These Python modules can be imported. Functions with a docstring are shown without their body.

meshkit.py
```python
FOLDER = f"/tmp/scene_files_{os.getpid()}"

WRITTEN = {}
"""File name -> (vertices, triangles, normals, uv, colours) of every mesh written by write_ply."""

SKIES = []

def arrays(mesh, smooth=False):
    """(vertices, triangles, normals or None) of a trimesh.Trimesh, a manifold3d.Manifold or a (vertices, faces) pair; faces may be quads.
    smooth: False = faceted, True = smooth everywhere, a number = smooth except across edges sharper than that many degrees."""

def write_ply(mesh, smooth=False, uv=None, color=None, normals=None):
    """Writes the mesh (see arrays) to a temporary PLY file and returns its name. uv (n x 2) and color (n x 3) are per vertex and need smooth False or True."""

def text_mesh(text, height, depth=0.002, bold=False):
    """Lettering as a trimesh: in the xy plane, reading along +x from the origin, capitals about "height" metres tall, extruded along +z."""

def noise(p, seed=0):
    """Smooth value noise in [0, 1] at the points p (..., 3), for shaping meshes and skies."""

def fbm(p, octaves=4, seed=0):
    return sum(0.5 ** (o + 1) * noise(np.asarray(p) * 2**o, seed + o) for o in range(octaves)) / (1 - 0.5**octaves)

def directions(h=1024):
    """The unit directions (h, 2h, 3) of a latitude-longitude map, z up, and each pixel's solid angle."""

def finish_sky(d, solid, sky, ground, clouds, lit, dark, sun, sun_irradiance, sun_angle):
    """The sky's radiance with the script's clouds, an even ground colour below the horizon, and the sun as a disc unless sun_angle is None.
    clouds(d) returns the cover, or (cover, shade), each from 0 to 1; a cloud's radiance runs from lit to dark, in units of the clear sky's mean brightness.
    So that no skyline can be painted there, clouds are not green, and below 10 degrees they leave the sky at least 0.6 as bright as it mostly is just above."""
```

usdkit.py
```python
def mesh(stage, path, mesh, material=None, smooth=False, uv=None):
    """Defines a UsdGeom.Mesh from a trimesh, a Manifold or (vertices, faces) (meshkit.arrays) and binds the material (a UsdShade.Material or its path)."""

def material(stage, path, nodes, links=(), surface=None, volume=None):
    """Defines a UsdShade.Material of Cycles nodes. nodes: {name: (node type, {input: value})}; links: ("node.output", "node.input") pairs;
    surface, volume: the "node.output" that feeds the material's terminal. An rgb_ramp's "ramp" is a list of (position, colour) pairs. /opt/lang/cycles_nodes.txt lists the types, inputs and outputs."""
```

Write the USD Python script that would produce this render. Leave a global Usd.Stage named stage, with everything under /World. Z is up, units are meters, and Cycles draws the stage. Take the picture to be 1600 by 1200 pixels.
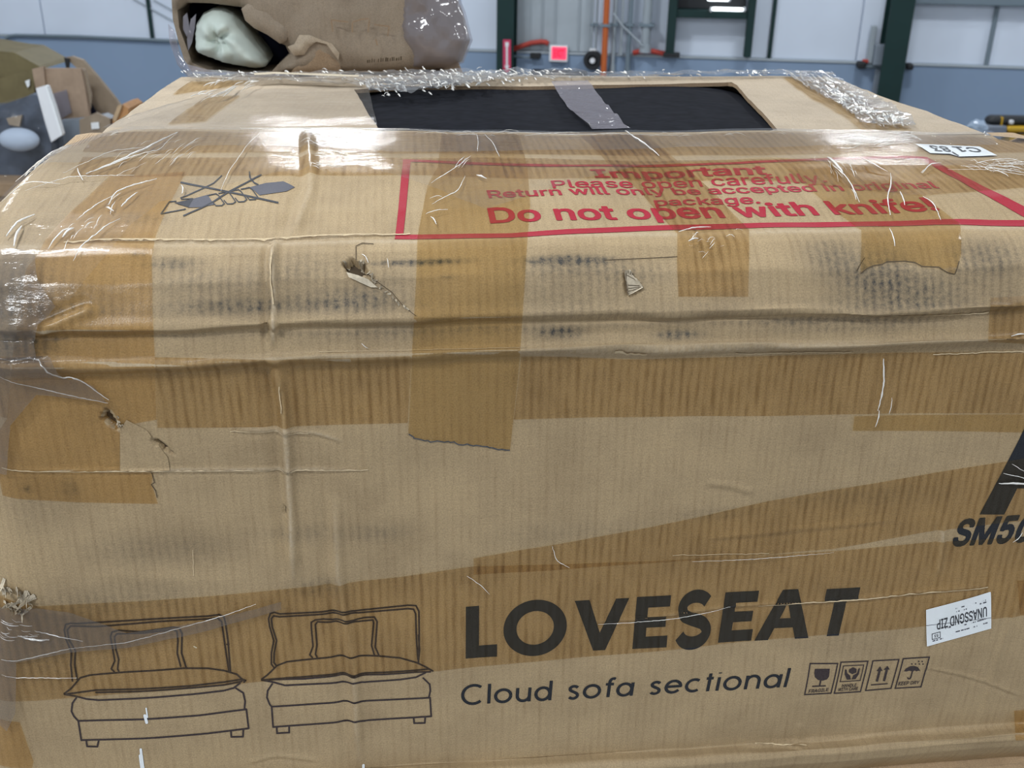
import math, random
import numpy as np, trimesh, shapely
from shapely.geometry import Polygon, LineString, Point, MultiPolygon, box as sbox
from shapely.ops import unary_union
from shapely import affinity
from scipy.spatial import Delaunay
import manifold3d as m3
import meshkit, usdkit
from pxr import Usd, UsdGeom, UsdLux, UsdShade, Gf, Sdf, Vt

random.seed(4); RNG = np.random.default_rng(4)
stage = Usd.Stage.CreateInMemory()
UsdGeom.SetStageUpAxis(stage, 'Z'); UsdGeom.SetStageMetersPerUnit(stage, 1.0)
UsdGeom.Xform.Define(stage, '/World'); UsdGeom.Scope.Define(stage, '/World/Looks')

# ------------------------------------------------------------------ camera
H, F, PITCH, ROLL = 4.0, 1600.0, math.radians(24.2), 0.0143
EXPOSURE = 0.0
fwd = np.array([0, math.cos(PITCH), -math.sin(PITCH)])
up0 = np.array([0, math.sin(PITCH), math.cos(PITCH)]); rt0 = np.array([1.0, 0, 0])
rt = rt0 * math.cos(ROLL) + up0 * math.sin(ROLL); up = up0 * math.cos(ROLL) - rt0 * math.sin(ROLL)
EYE = np.array([0, 0, H])
cam = UsdGeom.Camera.Define(stage, '/World/camera')
mm = Gf.Matrix4d(*[float(x) for r in (list(rt) + [0], list(up) + [0], list(-fwd) + [0], list(EYE) + [1]) for x in r])
cam.AddTransformOp().Set(mm)
cam.CreateHorizontalApertureAttr(36.0); cam.CreateVerticalApertureAttr(27.0); cam.CreateFocalLengthAttr(36.0 * F / 1600)
cam.CreateFStopAttr(9.0); cam.CreateFocusDistanceAttr(1.3); cam.CreateExposureAttr(EXPOSURE)

# ------------------------------------------------------------------ lights: rows of high-bay fixtures under the roof
def lamp(x, y, z, w, h, power, color=(0.93, 0.97, 1.0)):
    n = len([p for p in stage.GetPrimAtPath('/World').GetChildren() if p.GetName().startswith('bay_light')])
    l = UsdLux.RectLight.Define(stage, '/World/bay_light' + (f'_{n:03d}' if n else ''))
    l.CreateWidthAttr(w); l.CreateHeightAttr(h); l.CreateIntensityAttr(power); l.CreateColorAttr(Gf.Vec3f(*color))
    l.AddTranslateOp().Set(Gf.Vec3d(x, y, z))
LP = 62.0
for yy in (-8.0, -2.5, 3.0, 14.5):
    for xx in (-10.7, -2.7, 5.3, 13.3):
        lamp(xx, yy, 8.2, 1.6, 0.7, LP * (0.75 if yy < -5 else 1.3 if yy > 10 else 0.95) * (1.25 if xx < 0 else 0.85))

# ------------------------------------------------------------------ helpers
def rays(p):
    p = np.atleast_2d(np.asarray(p, float))
    return fwd + rt * ((p[:, :1] - 800) / F) - up * ((p[:, 1:2] - 600) / F)
def P_y(p, y):
    r = rays(p); return EYE + r * (y / r[:, 1:2])
used = {}
def uniq(parent, name):
    k = parent + '/' + name; n = used.get(k, 0); used[k] = n + 1
    return f'{parent}/{name}' + (f'_{n:03d}' if n else '')
class T:
    def __init__(s, path, loc): s.path, s.loc = path, np.asarray(loc, float)
def tag(prim, label=None, cat=None, group=None, kind=None):
    for k, v in (('label', label), ('category', cat), ('group', group), ('kind', kind)):
        if v: prim.SetCustomDataByKey(k, v)
def thing(name, label, cat, loc=(0, 0, 0), group=None, kind=None):
    p = uniq('/World', name); x = UsdGeom.Xform.Define(stage, p); x.AddTranslateOp().Set(Gf.Vec3d(*map(float, loc)))
    tag(x.GetPrim(), label, cat, group, kind); return T(p, loc)
def part(t, name, mesh, mat, smooth=False, uv=None, label=None, cat=None, kind=None, prim=None, group=None):
    parent, loc = (t.path, t.loc) if t else ('/World', np.zeros(3))
    v, f, _ = meshkit.arrays(mesh); p = uniq(parent, name)
    g = usdkit.mesh(stage, p, (v - loc, f), MAT[mat], smooth=smooth, uv=uv)
    for k, a in (prim or {}).items():
        UsdGeom.PrimvarsAPI(g).CreatePrimvar(k, Sdf.ValueTypeNames.FloatArray, 'vertex').Set(Vt.FloatArray.FromNumpy(np.asarray(a, np.float32)))
    tag(g.GetPrim(), label, cat, group, kind); return T(p, loc)
cat = trimesh.util.concatenate
def grid_faces(n, m):
    i = np.arange(n * m).reshape(n, m); a, b, c, d = i[:-1, :-1].ravel(), i[:-1, 1:].ravel(), i[1:, 1:].ravel(), i[1:, :-1].ravel()
    return np.vstack([np.c_[a, b, c], np.c_[a, c, d]])
def flat_tri(geom, edge):
    """2-D triangles of a shapely geometry, none longer than edge."""
    V, Fc, n = [], [], 0
    for g in getattr(geom, 'geoms', [geom]):
        if g.geom_type != 'Polygon' or g.area < 1e-9: continue
        v, f = trimesh.creation.triangulate_polygon(g, engine='earcut')
        v = np.c_[v, np.zeros(len(v))]
        if edge: v, f = trimesh.remesh.subdivide_to_size(v, f, edge, max_iter=12)
        V.append(v[:, :2]); Fc.append(np.asarray(f) + n); n += len(v)
    return np.vstack(V), np.vstack(Fc)
def grid_tri(geom, edge):
    """As flat_tri, from an even lattice: for wide sheets."""
    V, Fc, n = [], [], 0
    for g in getattr(geom, 'geoms', [geom]):
        if g.geom_type != 'Polygon' or g.area < 1e-9: continue
        s_ = g.segmentize(edge); b = np.vstack([np.array(r.coords)[:-1] for r in [s_.exterior] + list(s_.interiors)]); x0, y0, x1, y1 = g.bounds
        gx, gy = np.meshgrid(np.arange(x0, x1, edge), np.arange(y0, y1, edge * .87)); gx[1::2] += edge / 2; q = np.c_[gx.ravel(), gy.ravel()]; q = q[shapely.contains_xy(g.buffer(-edge * .45), q[:, 0], q[:, 1])] if len(q) else q
        p = np.vstack([b, q]); f = Delaunay(p).simplices; c = p[f].mean(1); f = f[shapely.contains_xy(g, c[:, 0], c[:, 1])]
        a = np.cross(np.c_[p[f[:, 1]] - p[f[:, 0]], np.zeros(len(f))], np.c_[p[f[:, 2]] - p[f[:, 0]], np.zeros(len(f))])[:, 2]; f[a < 0] = f[a < 0][:, ::-1]; V.append(p); Fc.append(f + n); n += len(p)
    return np.vstack(V), np.vstack(Fc)
def rbox(lo, hi, r=0.01, seg=8):
    lo, hi = np.asarray(lo, float), np.asarray(hi, float); r = min(r, *((hi - lo) / 2.01))
    s = m3.Manifold.sphere(r, seg); c = [s.translate([x, y, z]) for x in (lo[0] + r, hi[0] - r) for y in (lo[1] + r, hi[1] - r) for z in (lo[2] + r, hi[2] - r)]
    me = m3.Manifold.batch_hull(c).to_mesh(); return trimesh.Trimesh(me.vert_properties[:, :3], me.tri_verts, process=False)
def tube(pts, r, seg=6):
    pts = np.asarray(pts, float); r = np.broadcast_to(np.asarray(r, float), (len(pts),)); V = []
    tg = np.gradient(pts, axis=0); tg /= np.linalg.norm(tg, axis=1, keepdims=True) + 1e-12
    ref = np.array([0.13, 0.31, 0.94])
    for p, t, q in zip(pts, tg, r):
        a = np.cross(t, ref); a /= np.linalg.norm(a) + 1e-12; b = np.cross(t, a)
        for k in range(seg):
            an = 2 * math.pi * k / seg; V.append(p + q * (a * math.cos(an) + b * math.sin(an)))
    n = len(pts); Fc = []
    for i in range(n - 1):
        for k in range(seg):
            a, b = i * seg + k, i * seg + (k + 1) % seg; Fc += [[a, b, b + seg], [a, b + seg, a + seg]]
    for k in range(1, seg - 1): Fc += [[0, k + 1, k], [(n - 1) * seg, (n - 1) * seg + k, (n - 1) * seg + k + 1]]
    return trimesh.Trimesh(V, Fc, process=False)
def dens(poly, step):
    ls = LineString(poly); n = max(2, int(ls.length / step) + 1)
    return np.array([ls.interpolate(x, normalized=True).coords[0] for x in np.linspace(0, 1, n)])
def smoothline(poly, step=3.0):
    p = dens(poly, step); 
    for _ in range(3): p[1:-1] = (p[:-2] + 2 * p[1:-1] + p[2:]) / 4
    return p

# ------------------------------------------------------------------ materials
MAT = {}
def mat(name, nodes, links, surface='out.BSDF'):
    MAT[name] = usdkit.material(stage, '/World/Looks/' + name, nodes, links, surface)
def plain(name, color, rough=0.6, spec=0.4, noise=0.0, scale=6.0, bump=0.0, metal=0.0, emit=None):
    n = {'out': ('principled_bsdf', dict(base_color=color, roughness=rough, specular_ior_level=spec, metallic=metal))}; l = []
    if emit: n['out'][1].update(emission_color=emit[0], emission_strength=emit[1])
    if noise or bump:
        n['tc'] = ('texture_coordinate', {}); n['nz'] = ('noise_texture', dict(scale=scale, detail=4)); l.append(('tc.object', 'nz.vector'))
    if noise:
        n['rp'] = ('rgb_ramp', dict(ramp=[(0.3, tuple(c * (1 - noise) for c in color)), (0.7, tuple(min(1, c * (1 + noise)) for c in color))]))
        l += [('nz.fac', 'rp.fac'), ('rp.color', 'out.base_color')]
    if bump:
        n['bp'] = ('bump', dict(strength=1.0, distance=bump)); l += [('nz.fac', 'bp.height'), ('bp.normal', 'out.normal')]
    mat(name, n, l)
def kraft(name, base, dark, lines=0.35, coord='UV', pitch=0.0105, grime=True, bump=0.0004, rough=0.62, spec=0.3):
    """Corrugated board: flutes run along v, fibres and specks, and grime and darker bands where the mesh says so."""
    n = {'tc': ('texture_coordinate', {}),
         'mp': ('mapping', dict(scale=(1, 0.06, 1))),
         'wv': ('wave_texture', dict(scale=2 * math.pi / (20 * pitch), distortion=2.2, detail=3, detail_scale=1.2, detail_roughness=0.6)),
         'mp2': ('mapping', dict(scale=(90, 16, 16))), 'br': ('noise_texture', dict(scale=1, detail=3, roughness=0.65)),
         'sp': ('noise_texture', dict(scale=480, detail=3, roughness=0.6)), 'mo': ('noise_texture', dict(scale=9, detail=4, roughness=0.6)),
         'mpf': ('mapping', dict(scale=(40, 260, 40))), 'fb': ('noise_texture', dict(scale=1, detail=3)),
         'l1': ('map_range', dict(from_min=0.42, from_max=0.72, to_min=0, to_max=1, clamp=True)),
         'lw': ('math', dict(math_type='power', value2=2.0)), 'lm': ('math', dict(math_type='multiply')), 'la': ('math', dict(math_type='multiply', value2=lines)),
         'c0': ('mix', dict(color1=base, color2=dark)),
         'r1': ('rgb_ramp', dict(ramp=[(0.25, (0.75,) * 3), (0.5, (1.0,) * 3), (0.75, (1.2, 1.19, 1.17))])), 'm1': ('mix', dict(mix_type='multiply', fac=1.0)),
         'r2': ('rgb_ramp', dict(ramp=[(0.3, (0.86, 0.85, 0.84)), (0.5, (1.0,) * 3), (0.7, (1.1, 1.1, 1.09))])), 'm2': ('mix', dict(mix_type='multiply', fac=1.0)),
         'r3': ('rgb_ramp', dict(ramp=[(0.3, (0.965,) * 3), (0.7, (1.03,) * 3)])), 'm3': ('mix', dict(mix_type='multiply', fac=1.0)),
         'bp': ('bump', dict(strength=1.0, distance=bump)),
         'hh': ('math', dict(math_type='multiply_add', value2=0.35)),
         'out': ('principled_bsdf', dict(roughness=rough, specular_ior_level=spec))}
    c = 'tc.' + coord
    l = [(c, 'mp.vector'), ('mp.vector', 'wv.vector'), (c, 'mp2.vector'), ('mp2.vector', 'br.vector'), (c, 'sp.vector'), (c, 'mo.vector'), (c, 'mpf.vector'), ('mpf.vector', 'fb.vector'),
         ('br.fac', 'l1.value'), ('wv.fac', 'lw.value1'), ('lw.value', 'lm.value1'), ('l1.result', 'lm.value2'), ('lm.value', 'la.value1'), ('la.value', 'c0.fac'),
         ('sp.fac', 'r1.fac'), ('c0.color', 'm1.color1'), ('r1.color', 'm1.color2'), ('mo.fac', 'r2.fac'), ('m1.color', 'm2.color1'), ('r2.color', 'm2.color2'),
         ('fb.fac', 'r3.fac'), ('m2.color', 'm3.color1'), ('r3.color', 'm3.color2'),
         ('wv.fac', 'hh.value1'), ('sp.fac', 'hh.value3'), ('hh.value', 'bp.height'), ('bp.normal', 'out.normal')]
    last = 'm3.color'
    if grime:
        n.update(at=('attribute', dict(attribute='dirt_and_bands')), dn=('noise_texture', dict(scale=150, detail=5, roughness=0.75)), dr=('map_range', dict(from_min=0.38, from_max=0.68, to_min=0.38, to_max=1.05, clamp=True)),
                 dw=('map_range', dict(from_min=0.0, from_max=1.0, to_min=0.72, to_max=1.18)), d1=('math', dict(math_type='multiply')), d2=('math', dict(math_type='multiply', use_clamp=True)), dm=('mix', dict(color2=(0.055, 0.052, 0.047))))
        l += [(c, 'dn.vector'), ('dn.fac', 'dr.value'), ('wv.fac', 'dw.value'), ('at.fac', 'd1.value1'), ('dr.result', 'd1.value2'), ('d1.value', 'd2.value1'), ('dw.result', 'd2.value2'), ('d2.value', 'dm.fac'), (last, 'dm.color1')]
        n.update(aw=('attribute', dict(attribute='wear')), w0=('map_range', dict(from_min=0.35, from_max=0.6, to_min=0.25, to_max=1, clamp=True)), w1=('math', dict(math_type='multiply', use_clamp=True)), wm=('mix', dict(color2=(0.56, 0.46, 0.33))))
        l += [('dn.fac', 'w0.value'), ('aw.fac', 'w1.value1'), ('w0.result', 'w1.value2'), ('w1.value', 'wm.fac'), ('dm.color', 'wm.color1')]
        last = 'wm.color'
    l.append((last, 'out.base_color')); mat(name, n, l)
KR = (0.402, 0.297, 0.170); KD = (0.26, 0.175, 0.09)
kraft('kraft', KR, KD, 0.45)
kraft('kraft_obj', (0.47, 0.34, 0.21), (0.33, 0.22, 0.12), 0.3, coord='object', grime=False)
kraft('kraft_pale', (0.46, 0.375, 0.275), (0.38, 0.29, 0.2), 0.3, coord='object', grime=False)
kraft('kraft_tan', (.36, .265, .19), (.28, .2, .14), .2, coord='object', grime=False)
kraft('kraft_olive', (0.165, 0.137, 0.068), (0.13, 0.1, 0.05), 0.2, coord='object', grime=False)
kraft('kraft_brown', (0.30, 0.21, 0.13), (0.2, 0.13, 0.08), 0.2, coord='object', grime=False)
kraft('kraft_orange', (0.46, 0.24, 0.10), (0.3, 0.15, 0.06), 0.2, coord='object', grime=False)
plain('torn_paper', (0.52, 0.45, 0.34), 0.9, 0.1, 0.12, 300, 0.0008)
plain('cavity', (0.10, 0.075, 0.05), 0.9, 0.1)

def clear(name, tint1, tint2, haze, hazecol, rough, ior, bscale, bdist, lines=0.0, fmax=0.2, stretch=(1, 1, 1), glosscol=(1, 1, 1)):
    """Tape and film: tinted see-through plastic, a little haze, a glossy face."""
    n = {'tc': ('texture_coordinate', {}), 'mpb': ('mapping', dict(scale=stretch)), 'bn': ('noise_texture', dict(scale=bscale, detail=4, roughness=0.55)), 'bp': ('bump', dict(strength=1.0, distance=bdist)),
         'tr': ('transparent_bsdf', dict(color=tint1)), 'df': ('diffuse_bsdf', dict(color=hazecol)), 'gl': ('glossy_bsdf', dict(color=glosscol, roughness=rough)),
         'fr': ('fresnel', dict(IOR=ior)), 'fm': ('math', dict(math_type='minimum', value2=fmax)), 'hz': ('mix_closure', dict(fac=haze)), 'out': ('mix_closure', {})}
    l = [('tc.UV', 'mpb.vector'), ('mpb.vector', 'bn.vector'), ('bn.fac', 'bp.height'), ('bp.normal', 'gl.normal'), ('bp.normal', 'fr.normal'), ('tr.BSDF', 'hz.closure1'), ('df.BSDF', 'hz.closure2'),
         ('hz.closure', 'out.closure1'), ('gl.BSDF', 'out.closure2'), ('fr.fac', 'fm.value1'), ('fm.value', 'out.fac')]
    if lines:
        n.update(mp=('mapping', dict(scale=(1, 0.06, 1))), wv=('wave_texture', dict(scale=2 * math.pi / (20 * 0.0105), distortion=2.4, detail=3, detail_scale=1.2)),
                 mp2=('mapping', dict(scale=(110, 14, 16))), br=('noise_texture', dict(scale=1, detail=3, roughness=0.7)), l1=('map_range', dict(from_min=0.38, from_max=0.70, to_min=0, to_max=1, clamp=True)),
                 lm=('math', dict(math_type='multiply')), la=('math', dict(math_type='multiply', value2=lines)), cm=('mix', dict(color1=tint1, color2=tint2)))
        l += [('tc.UV', 'mp.vector'), ('mp.vector', 'wv.vector'), ('tc.UV', 'mp2.vector'), ('mp2.vector', 'br.vector'), ('br.fac', 'l1.value'), ('wv.fac', 'lm.value1'), ('l1.result', 'lm.value2'), ('lm.value', 'la.value1'), ('la.value', 'cm.fac'), ('cm.color', 'tr.color')]
    mat(name, n, l, 'out.closure')
clear('tape', (0.92, 0.845, 0.71), (0.70, 0.605, 0.46), 0.02, (0.5, 0.4, 0.25), 0.25, 1.30, 900, 0.00012, 0.95, 0.07)
clear('tape_smooth', (0.91, 0.835, 0.675), (0.83, 0.735, 0.56), 0.02, (0.5, 0.38, 0.2), 0.25, 1.30, 700, 0.00010, 0.5, 0.07)
clear('tape_orange', (0.94, 0.845, 0.68), (0.86, 0.75, 0.57), 0.02, (0.55, 0.36, 0.14), 0.25, 1.30, 500, 0.0002, 0.5, 0.08)
clear('film', (0.97, 0.97, 0.97), (1, 1, 1), 0.02, (0.8, 0.8, 0.8), 0.10, 1.22, 22, 0.0014, fmax=0.085, stretch=(0.8, 2.6, 1))
clear('film_haze', (0.93, 0.93, 0.93), (1, 1, 1), 0.05, (0.6, 0.6, 0.6), 0.12, 1.25, 30, 0.0012, fmax=0.115, stretch=(0.7, 3.5, 1))
clear('film_dense', (0.88, 0.87, 0.87), (1, 1, 1), 0.20, (0.27, 0.245, 0.225), 0.14, 1.3, 26, 0.003, fmax=0.25, stretch=(0.8, 2, 1))
clear('film_crumple', (0.95, 0.96, 0.97), (1, 1, 1), 0.10, (0.8, 0.82, 0.85), 0.07, 1.6, 38, 0.006, fmax=0.5, stretch=(1, 1.6, 1))
clear('film_glint', (0.9, 0.9, 0.9), (1, 1, 1), 0.75, (1.0, 0.98, 0.93), 0.15, 2.0, 300, 0.001, fmax=0.5)  # white haze paints the film's glints into the colour
clear('film_fold', (0.9, 0.9, 0.9), (1, 1, 1), 0.35, (0.9, 0.9, 0.88), 0.12, 1.6, 300, 0.001)
clear('film_grey', (0.86, 0.85, 0.87), (1, 1, 1), 0.42, (0.34, 0.32, 0.36), 0.12, 1.7, 16, 0.03)
def ink(name, color, rough=0.45, fade=0.25):
    n = {'tc': ('texture_coordinate', {}), 'nz': ('noise_texture', dict(scale=420, detail=3)), 'rp': ('rgb_ramp', dict(ramp=[(0.35, color), (0.75, tuple(c + fade * (0.4 - c) * 0.5 for c in color))])),
         'out': ('principled_bsdf', dict(roughness=rough, specular_ior_level=0.4))}
    mat(name, n, [('tc.UV', 'nz.vector'), ('nz.fac', 'rp.fac'), ('rp.color', 'out.base_color')])
ink('ink_black', (0.010, 0.012, 0.017), 0.35, 0.06); ink('ink_line', (0.035, 0.022, 0.022), 0.5, 0.1); ink('ink_grey', (0.09, 0.09, 0.11), 0.5, 0.1); ink('ink_dark', (0.03, 0.032, 0.04), 0.5, 0.1)
ink('ink_red', (0.37, 0.013, 0.03), 0.45, 0.12); ink('ink_scuff', (0.045, 0.05, 0.06), 0.6, 0.5)
plain('label_white', (0.80, 0.84, 0.86), 0.45, 0.4, 0.03, 40)
plain('black_fabric', (0.008, 0.009, 0.013), 0.9, 0.12, 0.3, 40, 0.0008)

# ------------------------------------------------------------------ the building
AW = math.radians(8.8); UW = np.array([math.cos(AW), -math.sin(AW), 0]); NW = np.array([-math.sin(AW), -math.cos(AW), 0])
PW = P_y([[800, 82]], 19.5)[0]; WZ = PW[2]
def W(px, py, off=0.0):
    r = rays([[px, py]])[0]; t = np.dot(PW + NW * off - EYE, NW) / np.dot(r, NW); return EYE + r * t
def wpt(a, off, z): return PW + UW * a + NW * off + np.array([0, 0, z - PW[2]])
def wall_ext(x0, y0, x1, y1, off):
    xm, ym = (x0 + x1) / 2, (y0 + y1) / 2
    a0, a1 = [np.dot(W(x, ym, off) - PW, UW) for x in (x0, x1)]; z1, z0 = W(xm, y0, off)[2], W(xm, y1, off)[2]
    return a0, a1, z0, z1
def wbox(a0, a1, z0, z1, o0, o1, r=0.01):
    m = rbox((a0, o0, z0), (a1, o1, z1), r); v = np.asarray(m.vertices)
    return trimesh.Trimesh(np.array([wpt(a, o, z) for a, o, z in v]), m.faces[:, ::-1], process=False)
def wrect(x0, y0, x1, y1, o0, th, r=0.01, zlo=None, zhi=None):
    a0, a1, z0, z1 = wall_ext(x0, y0, x1, y1, o0 + th)
    return wbox(a0, a1, z0 if zlo is None else zlo, z1 if zhi is None else zhi, o0, o0 + th, r)
plain('wall_white', (0.66, 0.735, 0.85), 0.55, 0.3, 0.05, 0.6)
plain('wall_blue', (0.24, 0.325, 0.455), 0.7, 0.2, 0.05, 0.5)
plain('roof_white', (0.74, 0.77, 0.82), 0.8, 0.1)
plain('concrete', (0.30, 0.30, 0.30), 0.6, 0.3, 0.15, 1.5)
plain('steel_green', (0.004, 0.026, 0.025), 0.45, 0.4, 0.1, 2)
plain('pipe_orange', (0.50, 0.12, 0.03), 0.45, 0.4); plain('conduit', (0.33, 0.38, 0.42), 0.4, 0.5); plain('conduit_dark', (0.16, 0.21, 0.25), 0.4, 0.5)
plain('hose_red', (0.42, 0.05, 0.035), 0.5, 0.4); plain('black_rubber', (0.015, 0.017, 0.02), 0.6, 0.4); plain('grey_box', (0.22, 0.26, 0.31), 0.5, 0.4)
plain('door_grey', (0.38, 0.43, 0.47), 0.5, 0.3, 0.06, 3)
plain('exit_red', (0.7, 0.03, 0.06), 0.4, 0.4, emit=((1.0, 0.05, 0.13), 1.1)); plain('exit_letters', (0.4, 0.0, 0.02), 0.5, 0.3, emit=((0.8, 0.0, 0.04), 0.4)); plain('white_plastic', (0.75, 0.77, 0.8), 0.35, 0.5)
plain('tube_glow', (0.9, 0.9, 0.9), 0.4, 0.4, emit=((0.9, 0.97, 1.0), 3.0)); plain('sign_red', (0.55, 0.05, 0.12), 0.5, 0.4)

fl = trimesh.creation.box((44, 44, 0.2)); fl.apply_translation((0, 6, -0.1)); part(None, 'floor', fl, 'concrete', kind='structure', label='grey concrete warehouse floor')
ce = trimesh.creation.box((44, 44, 0.2)); ce.apply_translation((0, 6, 9.1)); part(None, 'ceiling', ce, 'roof_white', kind='structure', label='white insulated warehouse roof')
for nm, c, s in (('wall_left', (-19, 6, 4.5), (0.2, 44, 9)), ('wall_right', (19, 6, 4.5), (0.2, 44, 9)), ('wall_front', (0, -14, 4.5), (38, 0.2, 9))):
    b = trimesh.creation.box(s); b.apply_translation(c); part(None, nm, b, 'roof_white', kind='structure', label='white liner wall of the warehouse')
wb = thing('wall_back', 'white panelled warehouse wall above a blue grey lower wall', None, PW * [1, 1, 0], kind='structure')
part(wb, 'backing', wbox(-20, 20, 0, 9, -0.3, -0.06), 'wall_white')
part(wb, 'lower_wall', wbox(-20, 20, 0, WZ, -0.06, 0.05, 0.015), 'wall_blue', label='blue grey painted lower wall')
part(wb, 'ledge', wbox(-20, 20, WZ, WZ + 0.04, -0.06, 0.07, 0.01), 'door_grey', label='thin ledge on top of the lower wall')
seams = [-20] + [np.dot(W(x, 40) - PW, UW) for x in (68, 237, 500, 720, 1010, 1207, 1345, 1552)] + [20]
for a, b in zip(seams[:-1], seams[1:]): part(wb, 'panel', wbox(a + 0.012, b - 0.012, WZ + 0.04, 8.9, -0.06, 0.0, 0.012), 'wall_white', label='white insulated liner panel')
for x in (237, 1207, 1552):
    a = np.dot(W(x, 40) - PW, UW); part(wb, 'trim_strip', wbox(a - 0.035, a + 0.035, WZ, 8.9, 0.0, 0.05, 0.008), 'steel_green' if x != 1552 else 'conduit_dark', label='dark strip over a panel seam')
part(wb, 'girt', wrect(1425, -14, 1640, 9, 0.0, 0.2, 0.02), 'conduit_dark', label='dark horizontal girt near the top right')
def colm(name, x0, x1, label, o0=0.05, dep=0.4):
    a0, a1, _, _ = wall_ext(x0, 20, x1, 22, o0 + dep); t = thing(name, label, 'column', wpt((a0 + a1) / 2, o0 + dep / 2, 0)); w = a1 - a0
    part(t, 'flange', wbox(a0, a1, 0, 8.9, o0 + dep - 0.03, o0 + dep, 0.006), 'steel_green'); part(t, 'flange', wbox(a0, a1, 0, 8.9, o0, o0 + 0.03, 0.006), 'steel_green')
    part(t, 'web', wbox((a0 + a1) / 2 - 0.02, (a0 + a1) / 2 + 0.02, 0, 8.9, o0 + 0.03, o0 + dep - 0.03, 0.004), 'steel_green'); part(t, 'base_plate', wbox(a0 - 0.08, a1 + 0.08, 0, 0.03, o0 - 0.02, o0 + dep + 0.08, 0.004), 'steel_green'); return t
colm('steel_column', 776, 803, 'dark green steel column carrying the red arrow sign')
colm('steel_column', 1390, 1428, 'dark green steel column at the right beside a grey box', 0.05, 0.5)
# green frame of a wall opening with a louvre and a lamp
fr = thing('wall_frame', 'dark green steel frame on the wall around a dark opening', 'frame', W(1108, 90, 0.05))
a0, a1, z0, z1 = wall_ext(1042, 15, 1180, 90, 0.3)
for x0, x1, y1 in ((1042, 1056, 88), (1166, 1178, 90)): part(fr, 'post', wrect(x0, 0, x1, y1, 0.06, 0.26, 0.012, zhi=7.5), 'steel_green')
part(fr, 'cross_beam', wrect(1054, 16, 1168, 29, 0.06, 0.22, 0.012), 'steel_green'); part(fr, 'dark_panel', wrect(1054, -60, 1168, 14, 0.06, 0.06), 'black_rubber'); part(fr, 'foot_plate', wrect(1036, 84, 1062, 90, 0.06, 0.3), 'black_rubber')
lt = thing('tube_lamp', 'short glowing white tube lamp on the green wall frame', 'lamp', W(1138, 15, 0.3)); part(lt, 'tube', wrect(1112, 12, 1162, 17.5, 0.29, 0.06, 0.025), 'tube_glow'); part(lt, 'end_cap', wrect(1109, 11, 1113, 19, 0.28, 0.08, 0.02), 'white_plastic'); part(lt, 'end_cap', wrect(1161, 11, 1165, 19, 0.28, 0.08, 0.02), 'white_plastic')
lt = thing('tube_lamp', 'upper glowing tube lamp cut off by the top of the photo', 'lamp', W(1130, 0, 0.3)); part(lt, 'tube', wrect(1105, -5, 1140, 2, 0.29, 0.06, 0.025), 'tube_glow'); part(lt, 'end_cap', wrect(1138, -6, 1142, 3, 0.28, 0.08, 0.02), 'white_plastic')
ex = thing('exit_sign', 'glowing red exit sign in a white frame on the wall', 'exit sign', W(872, 84, 0.05))
part(ex, 'housing', wrect(858, 71, 887, 97, 0.06, 0.08, 0.015), 'white_plastic'); part(ex, 'face', wrect(862, 73.5, 885, 93, 0.13, 0.025, 0.012), 'exit_red')
a0, a1, z0, z1 = wall_ext(862, 73.5, 885, 93, 0.156)
tm = meshkit.text_mesh('EXIT', 1.0, 0.003, True); v = np.array(tm.vertices); v[:, 0] = (v[:, 0] - v[:, 0].min()) / np.ptp(v[:, 0]); v[:, 1] = np.clip(v[:, 1], 0, 1)
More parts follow.
